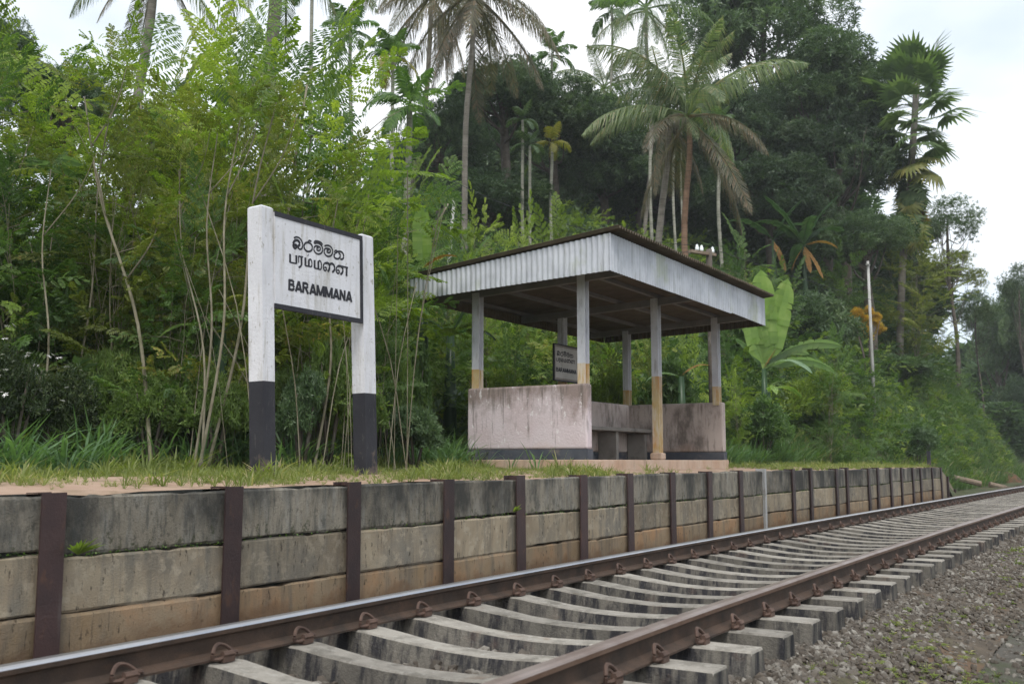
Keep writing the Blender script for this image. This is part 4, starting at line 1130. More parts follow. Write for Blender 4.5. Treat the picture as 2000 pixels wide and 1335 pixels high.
AP = [
 (685, 62, 30, 1.15, 10, 'lf_areca', 'small areca palm with green crown against the sky left of the yellowish one', .06, None),
 (768, 112, 30, 1.2, 11, 'lf_areca', 'areca palm with yellowing lower fronds beside the leaning coconut trunk', .06, 'lf_areca_yellow'),
 (800, 210, 20, 1.1, 11, 'lf_areca', 'nearest areca palm with broad bright fronds over the bright saplings', .07, None),
 (1195, 22, 50, 1.9, 11, 'lf_dark2', 'thin-stemmed areca palm standing alone against the sky', .07, None),
 (1078, 108, 48, 1.6, 9, 'lf_areca', 'areca palm crown just over the dark round tree', .07, None),
 (611, -55, 28, 1.2, 10, 'lf_areca', 'thin dark palm stem rising straight out of the top edge', .055, None),
 (1021, 235, 36, .9, 7, 'lf_dark2', 'left of three thin pale palm stems over the roof ridge', .06, None),
 (1035, 285, 36, .9, 7, 'lf_dark2', 'middle of three thin pale palm stems over the roof ridge', .06, None),
 (1078, 280, 37, 1.0, 7, 'lf_areca_yellow', 'right of three thin pale palm stems, with one yellow frond', .06, 'lf_areca_yellow'),
 (1270, 200, 38, 1.3, 8, 'lf_dark2', 'thin palm stem close right of the rear coconut trunk', .065, None),
 (1316, 210, 39, 1.2, 8, 'lf_dark2', 'thin palm stem touching the left side of the reddish trunk', .055, None),
 (1330, 180, 44, 1.2, 8, 'lf_dark2', 'thinnest pale stem behind the reddish coconut trunk', .05, None),
 (1405, 240, 42, 1.2, 8, 'lf_dark2', 'vine-covered thin stem right of the reddish trunk', .08, None),
]
for (px, py, d, L_, nf, mt, lb, tr, m2) in AP:
    palm('areca_palm', px, py, d, L_, nf, (mt, m2 or mt), lb, kind='ar', tr=tr, bark='bark_areca', group=g_, curve=.15)
palm('coconut_palm', 1305, 235, 31, 3.0, 9, ('lf_coco', 'lf_coco_brown'), 'leaning pale trunk left of the reddish one, sharing its crown', foot=(1270, 480), tr=.11, group='coconut palms')

# fan palm on the right
def fan_proto(seed, droop=.35, nseg=22):
    r = np.random.default_rng(seed); out = []
    pet = .55; tip = np.array([pet, 0, -.03]); S = np.array([0, 1., 0])
    for (a_, b_, w) in ((np.zeros(3), tip, .012),):
        out.append(np.array([a_-S*w, a_+S*w, b_+S*w, b_-S*w])); N = np.array([0, 0, 1.]); out.append(np.array([a_-N*w, a_+N*w, b_+N*w, b_-N*w]))
    for k in range(nseg):
        an = rad(-115+230*k/(nseg-1)); d = np.array([math.cos(an), math.sin(an), 0]); s = np.array([-d[1], d[0], 0])
        l = .62*r.uniform(.88, 1.08)*(1-.18*abs(an)/2)
        up = .10*math.cos(an)
        m = tip+d*l*.55+[0, 0, up*.4-droop*.10]; e = tip+d*l+[0, 0, -droop*l*.75*r.uniform(.7, 1.3)]
        w = .095
        out.append(np.array([tip, tip+s*.004, m+s*w*.5+[0, 0, .012], m-s*w*.5-[0, 0, .012]])); out.append(np.array([m-s*w*.5-[0, 0, .012], m+s*w*.5+[0, 0, .012], e+s*.004, e-s*.004]))
    V, F = quad_list(out); return Acc().add(V, F, np.repeat(r.random(len(F)), 4))
FANS = []
for i_, dr in enumerate((.1, .35, .8)):
    a = fan_proto(60+i_, dr); FANS.append({m: a.mesh('fan_leaf', M[m]) for m in ('lf_fan', 'lf_fan_old', 'lf_dead')})
dF = 46
ft, fb = at(1790, 165, dF), at(1752, 668, dF)
gz = min(tz(fb[0], fb[1]), fb[2])
fp = empty('fan_palm', (fb[0], fb[1], gz), 0, 'tall fan palm standing free against the sky with a long shaggy crown', 'palm tree')
a = Acc(); top = np.array(ft)-np.array([fb[0], fb[1], gz])
P = catmull([(0, 0, -.5), tuple(top*.35*np.array([.8, .8, 1])), tuple(top*.7), tuple(top)], 5)
tube(a, P, np.linspace(.17, .15, len(P)), 9); link('trunk', a.mesh('trunk', M['bark_palm'], True), fp)
tl = Vector(top)
for k in range(62):
    t = k/61                                     # 0 at the tip, 1 at the lowest skirt
    zoff = -6.6*t**1.15
    el = 1.15-1.9*min(1, t*1.5)+random.uniform(-.2, .2)
    if t > .66: el -= .35
    az = k*2.399+random.uniform(-.3, .3)
    pos = tl*(1+zoff/top[2])
    s = random.uniform(1.5, 2.0)*(1.3 if t < .35 else .95)
    mt = 'lf_fan' if t < .55 else random.choice(['lf_fan', 'lf_fan_old', 'lf_fan'])
    if k == 53: mt = 'lf_dead'
    link('fan_leaf', FANS[0 if t < .25 else (1 if t < .6 else 2)][mt], fp, pos, (random.uniform(-.4, .4), -el, az), (s, s, s))

# ------------------------------------------------------------------ banana plants
def banana_leaf(seed, Ln=1.0, Wd=.26, curl=.7, e0=1.2, tears=.2):
    r = np.random.default_rng(seed); K = 16; pts = [np.zeros(3)]; T = []
    for i in range(K):
        e = e0-curl*(i/K)**1.3; d = np.array([math.cos(e), 0, math.sin(e)]); T.append(d); pts.append(pts[-1]+d*Ln/K)
    T.append(T[-1]); out = []; tint = []
    Y = np.array([0, 1., 0])
    def wd(t): return Wd*.5*max(0, min(1, (t-.10)/.14))**.7*max(0, (1-max(0, (t-.5)/.5)**2.6))**.6
    for i in range(K):
        t0, t1 = i/K, (i+1)/K; N0, N1 = np.cross(T[i], Y), np.cross(T[i+1], Y)
        for sg in (-1, 1):
            w0, w1 = wd(t0), wd(t1); g = (r.random() < tears)*.12
            lift = .22+r.normal(0, .05)
            a0 = pts[i]+Y*sg*w0+(-N0)*w0*lift; a1 = pts[i+1]+Y*sg*w1*(1-g)+(-N1)*w1*lift*(1+2*g)-T[i]*Wd*g*.4
            h0 = pts[i]+Y*sg*w0*.5+(-N0)*w0*lift*.75; h1 = pts[i+1]+Y*sg*w1*.5+(-N1)*w1*lift*.75
            q = r.random()*.5+.2
            out.append(np.array([pts[i], pts[i+1], h1, h0])); out.append(np.array([h0, h1, a1, a0])); tint += [q, q+.1]
        w = .014*(1-t0)+.003
        out.append(np.array([pts[i]-Y*w+N0*.006, pts[i]+Y*w+N0*.006, pts[i+1]+Y*w+N1*.006, pts[i+1]-Y*w+N1*.006])); tint.append(1.0)
    V, F = quad_list(out)
    return Acc().add(V, F, np.repeat(np.clip(tint, 0, .95), 4))
BL = []
for i_, (e0, c) in enumerate([(1.5, .12), (1.25, .7), (.9, 1.4), (.5, 1.6), (-.9, .5)]):
    a = banana_leaf(80+i_, e0=e0, curl=c, tears=[.18, .25, .35, .4, .5][i_], Wd=[.30, .28, .25, .22, .2][i_])
    BL.append({m: a.mesh('leaf', M[m], True) for m in ('lf_banana', 'lf_banana_pale', 'lf_banana_dark', 'lf_dead')})
def banana(px, py, d, leaves, label, foot=None, group='banana plants', stem=True):
    """crown point in the picture; leaves = (variant, azimuth in degrees, length, material)"""
    c = at(px, py, d); g = min(tz(c[0], c[1]), c[2]-.4)
    rt = empty('banana_plant', (c[0], c[1], g), 0, label, 'banana plant', group)
    a = Acc(); H = c[2]-g
    tube(a, [(0, 0, -.2), (0, 0, H*.5), (0, 0, H)], [.12, .10, .06], 8); link('stem', a.mesh('stem', M['lf_banana_dark'], True), rt)
    for (v, az, L_, mt, *ro) in leaves:
        link('leaf', BL[v][mt], rt, (0, 0, H-.02*random.random()), ((ro[0] if ro else random.uniform(-.1, .1)), random.uniform(-.05, .05), rad(az)), (L_, L_*random.uniform(.8, .9)*(1.0 if v else 1.08), L_))
    return rt
# azimuth 32 points to the right of the picture, 212 to its left, -58 towards the camera
banana(1492, 720, 25, [(0, -58, 2.5, 'lf_banana', .03), (0, -52, 2.15, 'lf_banana', .26), (0, -64, 2.35, 'lf_banana', -.27), (2, 25, 2.3, 'lf_banana_pale', -.5), (3, 5, 2.0, 'lf_banana_pale', -.6), (2, 50, 1.7, 'lf_banana_pale', -.4),
    (3, -20, 1.6, 'lf_banana_pale'), (1, 205, 1.2, 'lf_banana_pale', .5), (1, 32, .9, 'lf_dead')], 'large banana plant with upright pale green leaves at the far end of the shelter')
banana(1500, 765, 24, [(4, 212, 1.7, 'lf_banana_pale'), (3, 60, 1.2, 'lf_banana'), (3, -60, 1.0, 'lf_banana')], 'low banana sucker with one long leaf hanging towards the platform grass')
banana(826, 525, 14.5, [(0, -58, .98, 'lf_banana', .03), (3, 212, .7, 'lf_banana_pale'), (2, 20, .6, 'lf_dead')], 'banana plant with a single erect leaf between the sign and the shelter')
banana(12, 335, 10.6, [(3, 32, 1.0, 'lf_banana_pale', -.5), (2, 60, .9, 'lf_banana_pale', -.5), (3, 212, .9, 'lf_banana_pale', .5)], 'banana plant with broad pale leaves at the left edge above the hedge')
banana(430, 650, 10.2, [(2, 212, .8, 'lf_banana_pale'), (2, 32, .7, 'lf_banana_pale'), (3, 250, .7, 'lf_banana')], 'banana plant with pale arching leaves half hidden behind the near sign post')
banana(880, 655, 15.5, [(2, 212, .9, 'lf_banana_dark'), (1, 32, .9, 'lf_banana_dark'), (3, 10, .9, 'lf_banana_dark'), (3, 230, .8, 'lf_banana_pale')], 'dark banana plant below the left roof edge')
banana(1330, 735, 19.5, [(3, 212, .8, 'lf_banana_pale'), (2, 32, .7, 'lf_dead')], 'small ragged banana plant seen between the far shelter posts')
banana(1570, 480, 40, [(1, 20, 2.6, 'lf_banana_dark'), (2, 60, 2.8, 'lf_banana_dark'), (1, 200, 2.8, 'lf_banana_dark'), (2, 230, 2.6, 'lf_banana_dark'), (2, -60, 2.4, 'lf_banana_dark'), (3, 120, 2.4, 'lf_banana_dark'),
    (4, 32, 1.3, 'lf_dead'), (4, -60, 1.4, 'lf_dead'), (4, 200, 1.2, 'lf_dead'), (4, -20, 1.7, 'lf_dead'), (3, 20, 1.5, 'lf_dead')], 'dark banana clump with hanging orange dead leaves under the big trees')
banana(1510, 470, 41, [(1, 20, 2.2, 'lf_banana_dark'), (2, 60, 2.4, 'lf_banana_dark'), (2, 230, 2.4, 'lf_banana_dark'), (4, -40, 1.7, 'lf_dead')], 'dark banana plant with one orange dead leaf, left of the orange-leaved clump')

# ------------------------------------------------------------------ bushes
def bush_proto(seed, n, leaf, mat, tmpl=ROS, hz=.8):
    r = np.random.default_rng(seed); a = Acc(); nl = 14
    C = rdirs(nl, -.2, 1)*r.uniform(.3, .7, (nl, 1))*np.array([1, 1, hz]); R = r.uniform(.28, .45, nl)
    for k in range(nl):
        m = n//nl; d = rdirs(m, -.5, 1); P = C[k]+d*(R[k]*r.uniform(.55, 1.1, m))[:, None]
        j = k % len(tmpl)
        a.tile(tmpl[j][0], tmpl[j][1], frames(d+r.normal(0, .5, d.shape), r.uniform(0, 6, m))*leaf*r.uniform(.7, 1.3, m)[:, None, None], P)
    return a
BU = {'hedge': bush_proto(5, 2600, .085, None, ROS).mesh('foliage', M['lf_hedge']), 'green': bush_proto(6, 1500, .13, None, ROS).mesh('foliage', M['lf_green']),
      'croton': bush_proto(7, 620, .17, None, ROSN).mesh('foliage', M['lf_orange']), 'fine': bush_proto(8, 1500, .11, None, ROSN).mesh('foliage', M['lf_bright']),
      'low': bush_proto(12, 1900, .10, None, ROS).mesh('foliage', M['lf_low_lifted']), 'lown': bush_proto(13, 1900, .12, None, ROSN).mesh('foliage', M['lf_low_lifted']),
      'dark': bush_proto(9, 1500, .12, None, ROS).mesh('foliage', M['lf_dark2'])}
def bush(px, d, ytop, w, kind, label, cat='bush', group=None, base=None):
    p = at(px, 900, d); z = tz(p[0], p[1]); H = (900-ytop)/1958*d-z; R = w/1958*d
    rt = empty('bush', (p[0], p[1], z), 0, label, cat, group)
    a = Acc()
    for q in range(5):
        an = q*1.26; tube(a, [(0, 0, -.1), (math.cos(an)*R*.3, math.sin(an)*R*.3, H*.4), (math.cos(an)*R*.55, math.sin(an)*R*.55, H*.75)], [.02, .015, .006], 5)
    link('stem', a.mesh('stem', M['bark_dark'], True), rt)
    zz = (base if base is not None else .0)
    link('foliage', BU[kind], rt, (0, 0, H*.5+zz), (0, 0, random.uniform(0, 6.28)), (R, R, H*.55))
    return rt
h1_ = bush(20, 8.6, 650, 90, 'hedge', 'dark dense hedge bush with small white flowers at the left picture edge')
h2_ = bush(105, 9.0, 705, 75, 'hedge', 'dark hedge bush tapering down to the grass left of the sign')
for hb, n_ in ((h1_, 26), (h2_, 16)):
    fo = [c for c in hb.children if c.name.startswith('foliage')][0]
    a = Acc(); d = rdirs(n_, 0, 1)
    d[:, 1] = -abs(d[:, 1])
    P = np.array(fo.location)+d*np.array(fo.scale)*1.02
    for k in range(n_): a.tile(ROS[0][0], ROS[0][1], frames(rdirs(1))*.028, P[k:k+1])
    link('flowers', a.mesh('flowers', M['flower']), hb)['kind'] = 'stuff'
cp = at(1692, 628, 38.5); cz = tz(cp[0], cp[1])
cr = empty('croton_bush', (cp[0], cp[1], cz), 0, 'orange-leaved croton bush beside the white pole', 'bush')
a = Acc()
for q in range(5): tube(a, [(0, 0, 0), (math.cos(q*1.3)*.2, math.sin(q*1.3)*.2, (cp[2]-cz)*.6), (math.cos(q*1.3)*.5, math.sin(q*1.3)*.5, cp[2]-cz)], [.04, .03, .012], 5)
link('stem', a.mesh('stem', M['bark_dark'], True), cr)
for (dx, dz, rr) in ((-.4, .3, .34), (-.15, .05, .36), (.3, -.05, .30), (.55, -.35, .24), (-.1, -.35, .3), (.12, .38, .26), (.45, .2, .2), (.05, -.6, .22)):
    link('foliage', BU['croton'], cr, Vector((RT[0]*dx, RT[1]*dx, cp[2]-cz+dz)), (random.uniform(-.8, .8), random.uniform(-.8, .8), random.uniform(0, 6)), (rr, rr, rr*1.1))
BUSHES = [
 (205, 10.0, 640, 75, 'lown', 'light green bush just right of the dark hedge, under the crooked stem'),
 (355, 10.3, 610, 80, 'low', 'light green bush behind the cane group left of the sign'),
 (545, 10.6, 690, 60, 'lown', 'light green bush seen right beside the near black sign foot'),
 (700, 11.2, 720, 55, 'low', 'light green low bush behind the far sign post'),
 (1492, 23.5, 770, 60, 'green', 'green bush hiding the foot of the large banana plant'),
 (640, 10.6, 640, 70, 'low', 'green bush showing under the name board between the sign posts'),
 (745, 12.5, 600, 60, 'lown', 'yellow green bush right of the far sign post'),
 (800, 13.5, 660, 55, 'green', 'green bush left of the near shelter wall'),
 (590, 10.2, 720, 55, 'dark', 'dark low bush beside the near black sign foot'),
 (810, 11.8, 790, 60, 'dark', 'dark low bush in the hollow left of the shelter'),
 (960, 16.5, 690, 80, 'fine', 'bright bush seen over the near end wall'),
 (1180, 18, 700, 70, 'fine', 'bright bush seen over the back wall, nearer post'),
 (1310, 20, 690, 70, 'green', 'green bush seen over the far end wall'),
 (1445, 24, 775, 50, 'fine', 'bright bush beside the far end wall'),
 (1560, 28, 790, 80, 'green', 'green bush beyond the banana plant'),
 (1625, 33, 780, 60, 'green', 'green bush left of the white pole foot'),
 (1790, 33, 830, 55, 'dark', 'dark bush behind the end of the platform wall'),
 (1590, 28, 700, 80, 'fine', 'light green bush on the slope under the orange croton'),
 (290, 9.7, 720, 85, 'low', 'green bush between the dark hedge and the sign'),
 (420, 9.9, 700, 70, 'lown', 'green bush touching the near sign post on its left'),
 (1480, 30, 560, 80, 'green', 'green bush high on the slope behind the roof corner'),
 (1600, 36, 560, 90, 'dark', 'dark bush high on the slope left of the orange croton'),
 (1760, 44, 690, 70, 'dark', 'dark bush at the foot of the fan palm'),
]
for b in BUSHES: bush(*b)

# ------------------------------------------------------------------ ground cover (uncountable)
def area(n, x0, x1, y0, y1, keep=None):
    X = rng.uniform(x0, x1, n); Y = rng.uniform(y0, y1, n)
    if keep is not None:
        k = keep(X, Y); X, Y = X[k], Y[k]
    return X, Y
def onterr(X, Y, dz=0): return np.stack([X, Y, terr(X, Y)+dz], 1)
def in_shelter(X, Y): return (X > SHX-DEP-.05) & (X < SHX+.08) & (Y > SHY-.05) & (Y < SHY+LEN+.05)
vis = lambda X, Y: ((RT[0]*X+RT[1]*Y)/np.maximum(.1, -math.sin(YAW)*X+math.cos(YAW)*Y) > -.75) & (-math.sin(YAW)*X+math.cos(YAW)*Y > 2)

TURF = [tuft(s, 9, 1.0, .07, .55, .7) for s in range(4)]
turf = Acc()
X, Y = area(26000, -9.0, -4.72, .2, 31)
edge = -4.66-.08-.8*np.clip((4.6-Y)/2.6, 0, 1)-.16*np.sin(Y*1.7)**2-.1*np.sin(Y*5.1)
k = (X < edge+rng.normal(0, .06, len(X))) & ~in_shelter(X, Y) & vis(X, Y) & ~((X > SHX-.1) & (Y > SHY-.1) & (Y < SHY+LEN) & (rng.random(len(X)) < .97))
k &= rng.random(len(X)) < np.where(Y > 16, .5, 1)
X, Y = X[k], Y[k]
S = rng.uniform(.03, .10, len(X))*(1+1.5*(1-sstep(-8.4, -6.8, X)))*(.5+.75*np.sin(X*2.1+Y*1.3)**2)*(1+1.1*(rng.random(len(X)) < .12))
for q in range(4): scatter(turf, TURF[q], onterr(X[q::4], Y[q::4]), S[q::4])
tag(turf.obj('turf_grass', M['grass_turf']), 'short yellow green grass along the platform', kind='stuff')

TALL = [tuft(s+30, 9, 1.0, .035, .45, .9, 3) for s in range(4)]
ta = Acc()
X, Y = area(5200, -9.7, -7.3, 1.5, 30, lambda X, Y: ~in_shelter(X, Y) & vis(X, Y))
k = rng.random(len(X)) < .35+.65*(np.sin(Y*1.9)*.5+.5); X, Y = X[k], Y[k]
toe_ok = X < -7.6-.3*np.sin(Y*2.3)+1.2*sstep(16, 26, Y); X, Y = X[toe_ok], Y[toe_ok]
for q in range(4): scatter(ta, TALL[q], onterr(X[q::4], Y[q::4]), rng.uniform(.3, .75, len(X[q::4])))
tag(ta.obj('guinea_grass', M['grass_blue']), 'long-bladed blue green grass at the foot of the bank', kind='stuff')
# few blades in front of the near shelter wall
ta = Acc(); P = np.array([[SHX-.25-.35*i_+rng.normal(0, .05), SHY-.28+rng.normal(0, .06), -.12] for i_ in range(5)])
scatter(ta, TALL[0], P, np.array([.42, .5, .34, .45, .38]))
tag(ta.obj('grass_blades', M['grass_blue']), 'tall grass blades against the near shelter wall', kind='stuff')

hg = Acc()
X, Y = area(15000, -17, -4.9, 20, 68, lambda X, Y: (X < -5.6-1.6*(Y < 31)) & vis(X, Y))
for q in range(4): scatter(hg, TALL[q], onterr(X[q::4], Y[q::4]), rng.uniform(.35, 1.0, len(X[q::4])), tint=np.clip(rng.normal(.5, .22, len(X[q::4]))+.2*np.sin(X[q::4]*1.1+Y[q::4]*.6), 0, 1))
tag(hg.obj('slope_grass', M['grass_tall']), 'rank tall grass covering the steep bank beyond the shelter', kind='stuff')

def cover(n, x0, x1, y0, y1, hmax, mat, label, smin=.6, smax=1.25, thin=0):
    ug = Acc(); X, Y = area(n, x0, x1, y0, y1, lambda X, Y: vis(X, Y) & ~((X > -9.1) & (Y > 9.8) & (Y < 17.2)))
    hh = hmax*(.45+.55*np.sin(Y*1.3+X*.7+n)**2)
    P = onterr(X, Y, rng.uniform(0, 1, len(X))*hh)
    for q in range(3):
        m = len(X[q::3]); D = rdirs(m, -.1, 1.0)
        scatter(ug, SHOOT_C[q], P[q::3], rng.uniform(smin, smax, m), D, rng.normal(0, .4, m))
    tag(ug.obj('undergrowth', M[mat]), label, kind='stuff')
cover(1400, -10.6, -8.8, -1, 19, 2.4, 'lf_low_lifted', 'bright feathery undergrowth along the foot of the bank', .35, .7)
cover(1150, -11.0, -9.5, -1, 9.2, 4.6, 'lf_bright', 'bright leafy sprays filling the thicket behind the sign', .32, .62)
cover(900, -11.0, -9.4, -1, 9.2, 3.6, 'lf_olive', 'olive leafy sprays filling the thicket behind the sign', .32, .6)
cover(1300, -12.5, -9.0, -1, 21, 2.6, 'lf_olive', 'olive feathery undergrowth along the foot of the bank', .35, .7)
cover(1700, -18, -8.6, -2, 30, 1.6, 'lf_green', 'tangled leafy undergrowth covering the bank')
cover(1100, -24, -8.0, 14, 46, 1.5, 'lf_bright', 'light green leafy undergrowth behind the shelter', .7, 1.4)
cover(900, -14, -6.2, 28, 58, 1.0, 'lf_green', 'leafy weeds mixed into the tall grass of the far bank', .7, 1.5)
bw = Acc(); X, Y = area(5200, -15, -5.8, 24, 64, vis); k = (np.sin(X*1.3+Y*.5)+np.sin(Y*.9-X)+rng.normal(0, .5, len(X)) > .1) & (X < -5.6-1.7*(Y < 31)); X, Y = X[k], Y[k]
for q in range(4): scatter(bw, ROS[q], onterr(X[q::4], Y[q::4], rng.uniform(.1, 1.0, len(X[q::4]))), rng.uniform(.12, .3, len(X[q::4])), rdirs(len(X[q::4]), 0, 1))
tag(bw.obj('weeds', M['lf_bright']), 'patches of light broad-leaved weeds on the far bank', kind='stuff')
for mt_, nn, lb_ in (('lf_low_lifted', 3000, 'light broad-leaved undergrowth along the grass edge behind the sign'), ('lf_green', 2600, 'green broad-leaved undergrowth along the grass edge behind the sign')):
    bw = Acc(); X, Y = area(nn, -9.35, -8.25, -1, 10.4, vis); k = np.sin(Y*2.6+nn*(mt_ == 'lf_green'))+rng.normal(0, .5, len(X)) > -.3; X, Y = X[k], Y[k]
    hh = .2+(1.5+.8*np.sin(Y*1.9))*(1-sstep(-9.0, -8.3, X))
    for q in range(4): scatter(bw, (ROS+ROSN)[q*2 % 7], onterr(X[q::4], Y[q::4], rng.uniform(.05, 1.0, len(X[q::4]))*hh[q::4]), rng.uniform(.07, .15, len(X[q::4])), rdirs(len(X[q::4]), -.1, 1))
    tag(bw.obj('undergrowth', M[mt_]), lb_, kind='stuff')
# far mass of woodland closing the view between the trunks
wa = Acc()
for (px, py, d, rx, ry) in [(820, 380, 56, 110, 90), (930, 330, 58, 120, 110), (1040, 400, 60, 130, 110), (1150, 420, 58, 120, 100), (1150, 300, 60, 100, 90), (1260, 420, 60, 130, 120), (1370, 400, 62, 130, 140), (1480, 420, 60, 120, 110), (1590, 430, 58, 120, 100),
    (1690, 520, 56, 110, 90), (1770, 600, 60, 70, 70), (1560, 300, 64, 120, 120), (720, 500, 50, 110, 60), (600, 560, 46, 120, 60), (1930, 800, 85, 45, 90), (1985, 760, 80, 45, 130), (2040, 720, 75, 50, 160), (1900, 740, 90, 40, 60), (1995, 870, 76, 60, 55), (1440, 520, 50, 80, 60), (1520, 520, 50, 70, 60), (1330, 480, 52, 80, 60), (1960, 850, 66, 40, 55)]:
    c = at(px, py, d); n = 900; dd = rdirs(n, -.7, 1); rr = rng.uniform(.6, 1.08, n)+.13*np.sin(dd[:, 0]*7+px)*np.cos(dd[:, 2]*6+py)
    P = c+dd*rr[:, None]*np.array([rx, rx, ry])/1958*d
    for q in range(2): wa.tile(ROS[q][0], ROS[q][1], frames(rdirs(len(P[q::2]), -.2, 1), None)*rng.uniform(.45, .8, len(P[q::2]))[:, None, None]*(d/58), P[q::2])
tag(wa.obj('woodland', M['lf_dark']), 'mass of dark far-off woodland behind the trunks', kind='stuff')
ug = Acc()
X, Y = area(17000, -32, -8.3, -4, 66, vis)
dd_ = np.hypot(X, Y)
for q in range(4):
    n = len(X[q::4]); D = rdirs(n, .0, 1.0)
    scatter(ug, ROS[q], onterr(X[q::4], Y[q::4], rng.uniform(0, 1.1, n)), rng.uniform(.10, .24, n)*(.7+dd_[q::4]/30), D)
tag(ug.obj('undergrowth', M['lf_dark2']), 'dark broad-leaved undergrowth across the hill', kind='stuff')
# dry tangle of thin bare canes
cn = Acc()
for _ in range(70):
    px = rng.uniform(20, 800); d = rng.uniform(9.3, 12.5); p = at(px, 900, d); z = tz(p[0], p[1])
    h = rng.uniform(1.0, 3.2); o = rng.normal(0, .2, 2)*h
    tube(cn, catmull([(p[0], p[1], z), (p[0]+o[0]*.35, p[1]+o[1]*.35, z+h*.55), (p[0]+o[0], p[1]+o[1], z+h)], 3), rng.uniform(.003, .007), 4)
tag(cn.obj('bare_canes', M['bark_pale']), 'thin dry bare canes standing in the undergrowth', kind='stuff')

# weeds on the ballast shoulder and path
wd = Acc()
for (n, y0, y1) in ((900, 3, 10), (2200, 10, 45)):
    Y = rng.uniform(y0, y1, n); X = trk(Y)+1.3+rng.gamma(2.2, .38, n)
    k = np.sin(X*3+Y*.9)+rng.normal(0, .6, n) > -.1; X, Y = X[k], Y[k]
    for q in range(4): scatter(wd, ROS[q], onterr(X[q::4], Y[q::4], .01), rng.uniform(.018, .045, len(X[q::4]))*(1+(Y[q::4] > 12)*.8))
    for q in range(2): scatter(wd, TURF[q], onterr(X[q::3], Y[q::3], .0), rng.uniform(.03, .06, len(X[q::3])))
tag(wd.obj('weeds', M['grass_turf']), 'small yellow green weeds among the ballast stones', kind='stuff')

# ------------------------------------------------------------------ single small plants on the wall
def wallplant(y, z, s, label):
    rt = empty('wall_plant', (WALL_X+.01, y, z), 0, label, 'plant', 'plants rooted in the wall joints')
    for k in range(11):
        an = rad(-70+14*k); d = np.array([.55, math.sin(an)*.9, .35+.5*math.cos(an)])
        q = leaf_quad(np.zeros(3), d, np.array([0, 0, 1.]), s*random.uniform(.7, 1.1), s*.22)
        link('leaf', Acc().add(q, [[0, 1, 2, 3]], random.uniform(.3, .9)).mesh('leaf', M['lf_bright']), rt)
wallplant(3.20, -.475, .13, 'small bright fern-like plant growing from the wall joint by the nearest posts')
wallplant(7.40, -.44, .09, 'tiny weed in the wall joint left of the fifth brown post')

# ------------------------------------------------------------------ poles, wires, odds and ends
def pole_at(px, pyt, pyb, d, r0, r1):
    t, b = at(px, pyt, d), at(px, pyb, d); g = min(tz(b[0], b[1]), b[2]); return b, g, t[2]-g
b, g, H = pole_at(1707, 510, 790, 35.5, .07, .05)
wp = empty('utility_pole', (b[0], b[1], g), 0, 'slim pale concrete pole on the grassy bank beside the orange croton', 'pole')
a = Acc(); tube(a, [(0, 0, -.3), (0, 0, H)], [.068, .045], 8); link('shaft', a.mesh('shaft', M['pole_grey'], True), wp)
box_obj('bracket', (-.05, -.14, H-.16, .05, .14, H-.11), M['pole_grey'], wp, 0)
b, g, H = pole_at(1392, 487, 800, 19.5, .07, .06)
tp = empty('telegraph_pole', (b[0], b[1], g), rad(-14), 'dark telegraph pole behind the shelter with a crossarm of white insulators', 'telegraph pole')
a = Acc(); tube(a, [(0, 0, -.3), (0, 0, H)], [.075, .06], 8); link('shaft', a.mesh('shaft', M['bark_dark'], True), tp)
zc = H-.10
arm = box_obj('crossarm', (-.04, -.42, zc-.03, .04, .42, zc+.03), M['wood'], tp, .004)
arm.rotation_euler = (rad(3), 0, 0)
ins = Acc(); tube(ins, [(0, 0, 0), (0, 0, .03), (0, 0, .035), (0, 0, .07), (0, 0, .075), (0, 0, .11), (0, 0, .13)], [.012, .045, .03, .042, .028, .026, .008], 8); IM = ins.mesh('insulator', M['porcelain'], True)
for yy in (-.42, -.26, .13): link('insulator', IM, tp, (0, yy*.95, zc+.035+math.tan(rad(3))*yy))
wires = []
def wire(p, q, sag, name, label):
    P = [np.array(p)+(np.array(q)-np.array(p))*t+np.array([0, 0, -sag*4*t*(1-t)]) for t in np.linspace(0, 1, 14)]
    a = Acc(); tube(a, P, .006, 4); tag(a.obj('overhead_wire', M['black_paint']), label, 'wire', 'overhead wires along the bank')
tpw = np.array([b[0], b[1], g+zc+.13])
wire(at(868, 345, 24), tpw+[0, -.2, 0], .35, 'w', 'upper sagging wire running from the left down to the insulators')
wire(at(860, 410, 24), tpw+[0, .1, -.05], .35, 'w', 'lower sagging wire passing over the shelter roof')
wire(tpw, at(2120, 640, 70), .9, 'w', 'wire from the telegraph pole to the right past the white pole')
b, g, H = pole_at(885, 388, 500, 22, .04, .04)
gp = empty('utility_pole', (b[0], b[1], g), 0, 'leaning thin grey pole left of the coconut trunk, behind the banana leaf', 'pole')
a = Acc(); tube(a, [(-.25, -.1, -.2), (.02, 0, H)], [.055, .04], 8); link('shaft', a.mesh('shaft', M['pole_grey'], True), gp)
b, g, H = pole_at(1580, 655, 705, ground_hit(1580, 705, 24), .04, .04)
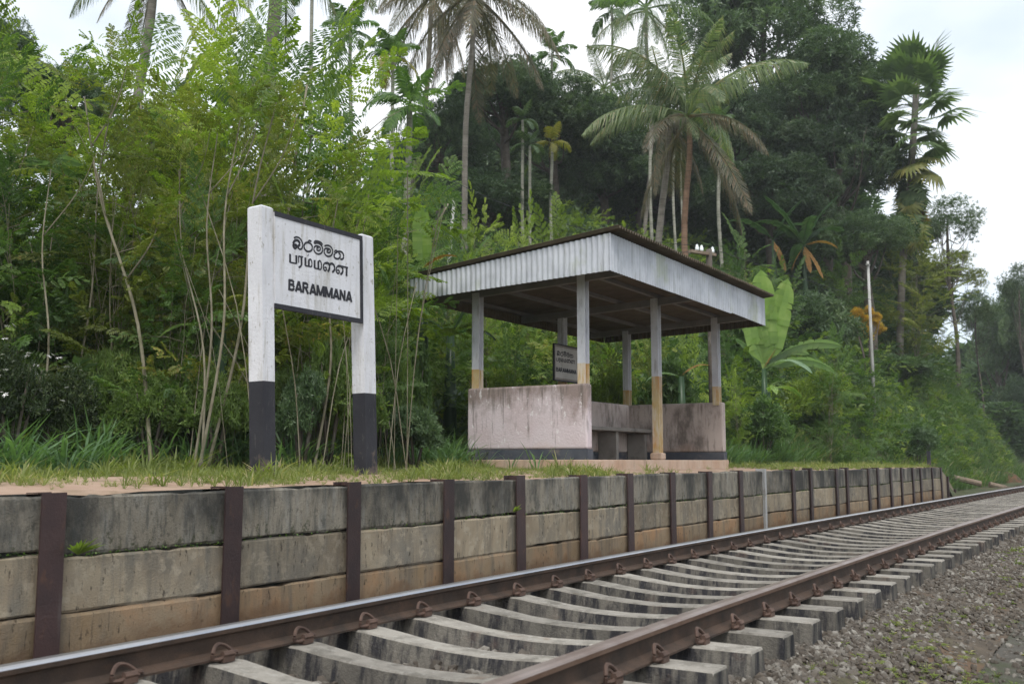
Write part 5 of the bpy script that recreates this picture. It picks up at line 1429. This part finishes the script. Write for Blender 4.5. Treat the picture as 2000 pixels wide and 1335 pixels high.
mk = empty('marker_post', (b[0], b[1], g), 0, 'short white marker post in the grass right of the banana leaves', 'post')
a = Acc(); box(a, -.06, -.05, -.1, .06, .05, H); a.obj('shaft', M['white_paint'], mk)
b, g, H = pole_at(1815, 880, 915, 30, .04, .04)
mk = empty('marker_post', (b[0], b[1], g), 0, 'small black and white post behind the far end of the platform wall', 'post')
box(Acc(), -.05, -.05, -.1, .05, .05, H*.4).obj('foot', M['white_paint'], mk); box(Acc(), -.05, -.05, H*.4, .05, .05, H).obj('shaft', M['black_paint'], mk)
# timbers and red earth at the foot of the bank beyond the platform
def log(p0, p1, r_, label):
    a = Acc(); tube(a, [p0, (np.array(p0)+np.array(p1))/2, p1], r_, 8); tag(a.obj('timber', M['wood'], smooth=False), label, 'timber', 'old timbers beyond the platform')
log(at(1862, 932, 36), at(1915, 944, 36), .10, 'mossy timber lying at the end of the platform wall')
log(at(1932, 945, 40), at(1965, 953, 40), .11, 'pale timber lying beside the far rail')
sm = Acc()
xs = np.linspace(-1, 1, 12); Xg, Yg = np.meshgrid(xs, xs); Zg = np.maximum(0, 1-Xg**2-Yg**2)**.6*(1+.15*rng.normal(0, 1, Xg.shape))-.05
I = np.arange(144).reshape(12, 12)
F = np.stack([I[:-1, :-1], I[:-1, 1:], I[1:, 1:], I[1:, :-1]], -1).reshape(-1, 4)
c = at(1963, 943, 50)
sm.add(np.stack([c[0]+Xg*.8, c[1]+Yg*1.2, -1.15+Zg*.6], -1).reshape(-1, 3), F)
tag(sm.obj('red_earth', M['red_soil'], smooth=True), 'bare red earth at the foot of the bank', kind='structure')

# ------------------------------------------------------------------ air
hz = box(Acc(), -75, -25, -2.6, 60, 125, 40).obj('haze', [])
m, t, out = newmat('haze_air')
v = nd(t, 'VolumePrincipled'); v.inputs['Density'].default_value = .0007; v.inputs['Color'].default_value = (.93, .96, 1, 1)
t.links.new(v.outputs[0], out.inputs['Volume']); hz.data.materials.append(m)
tag(hz, 'pale humid air over the valley', kind='stuff')
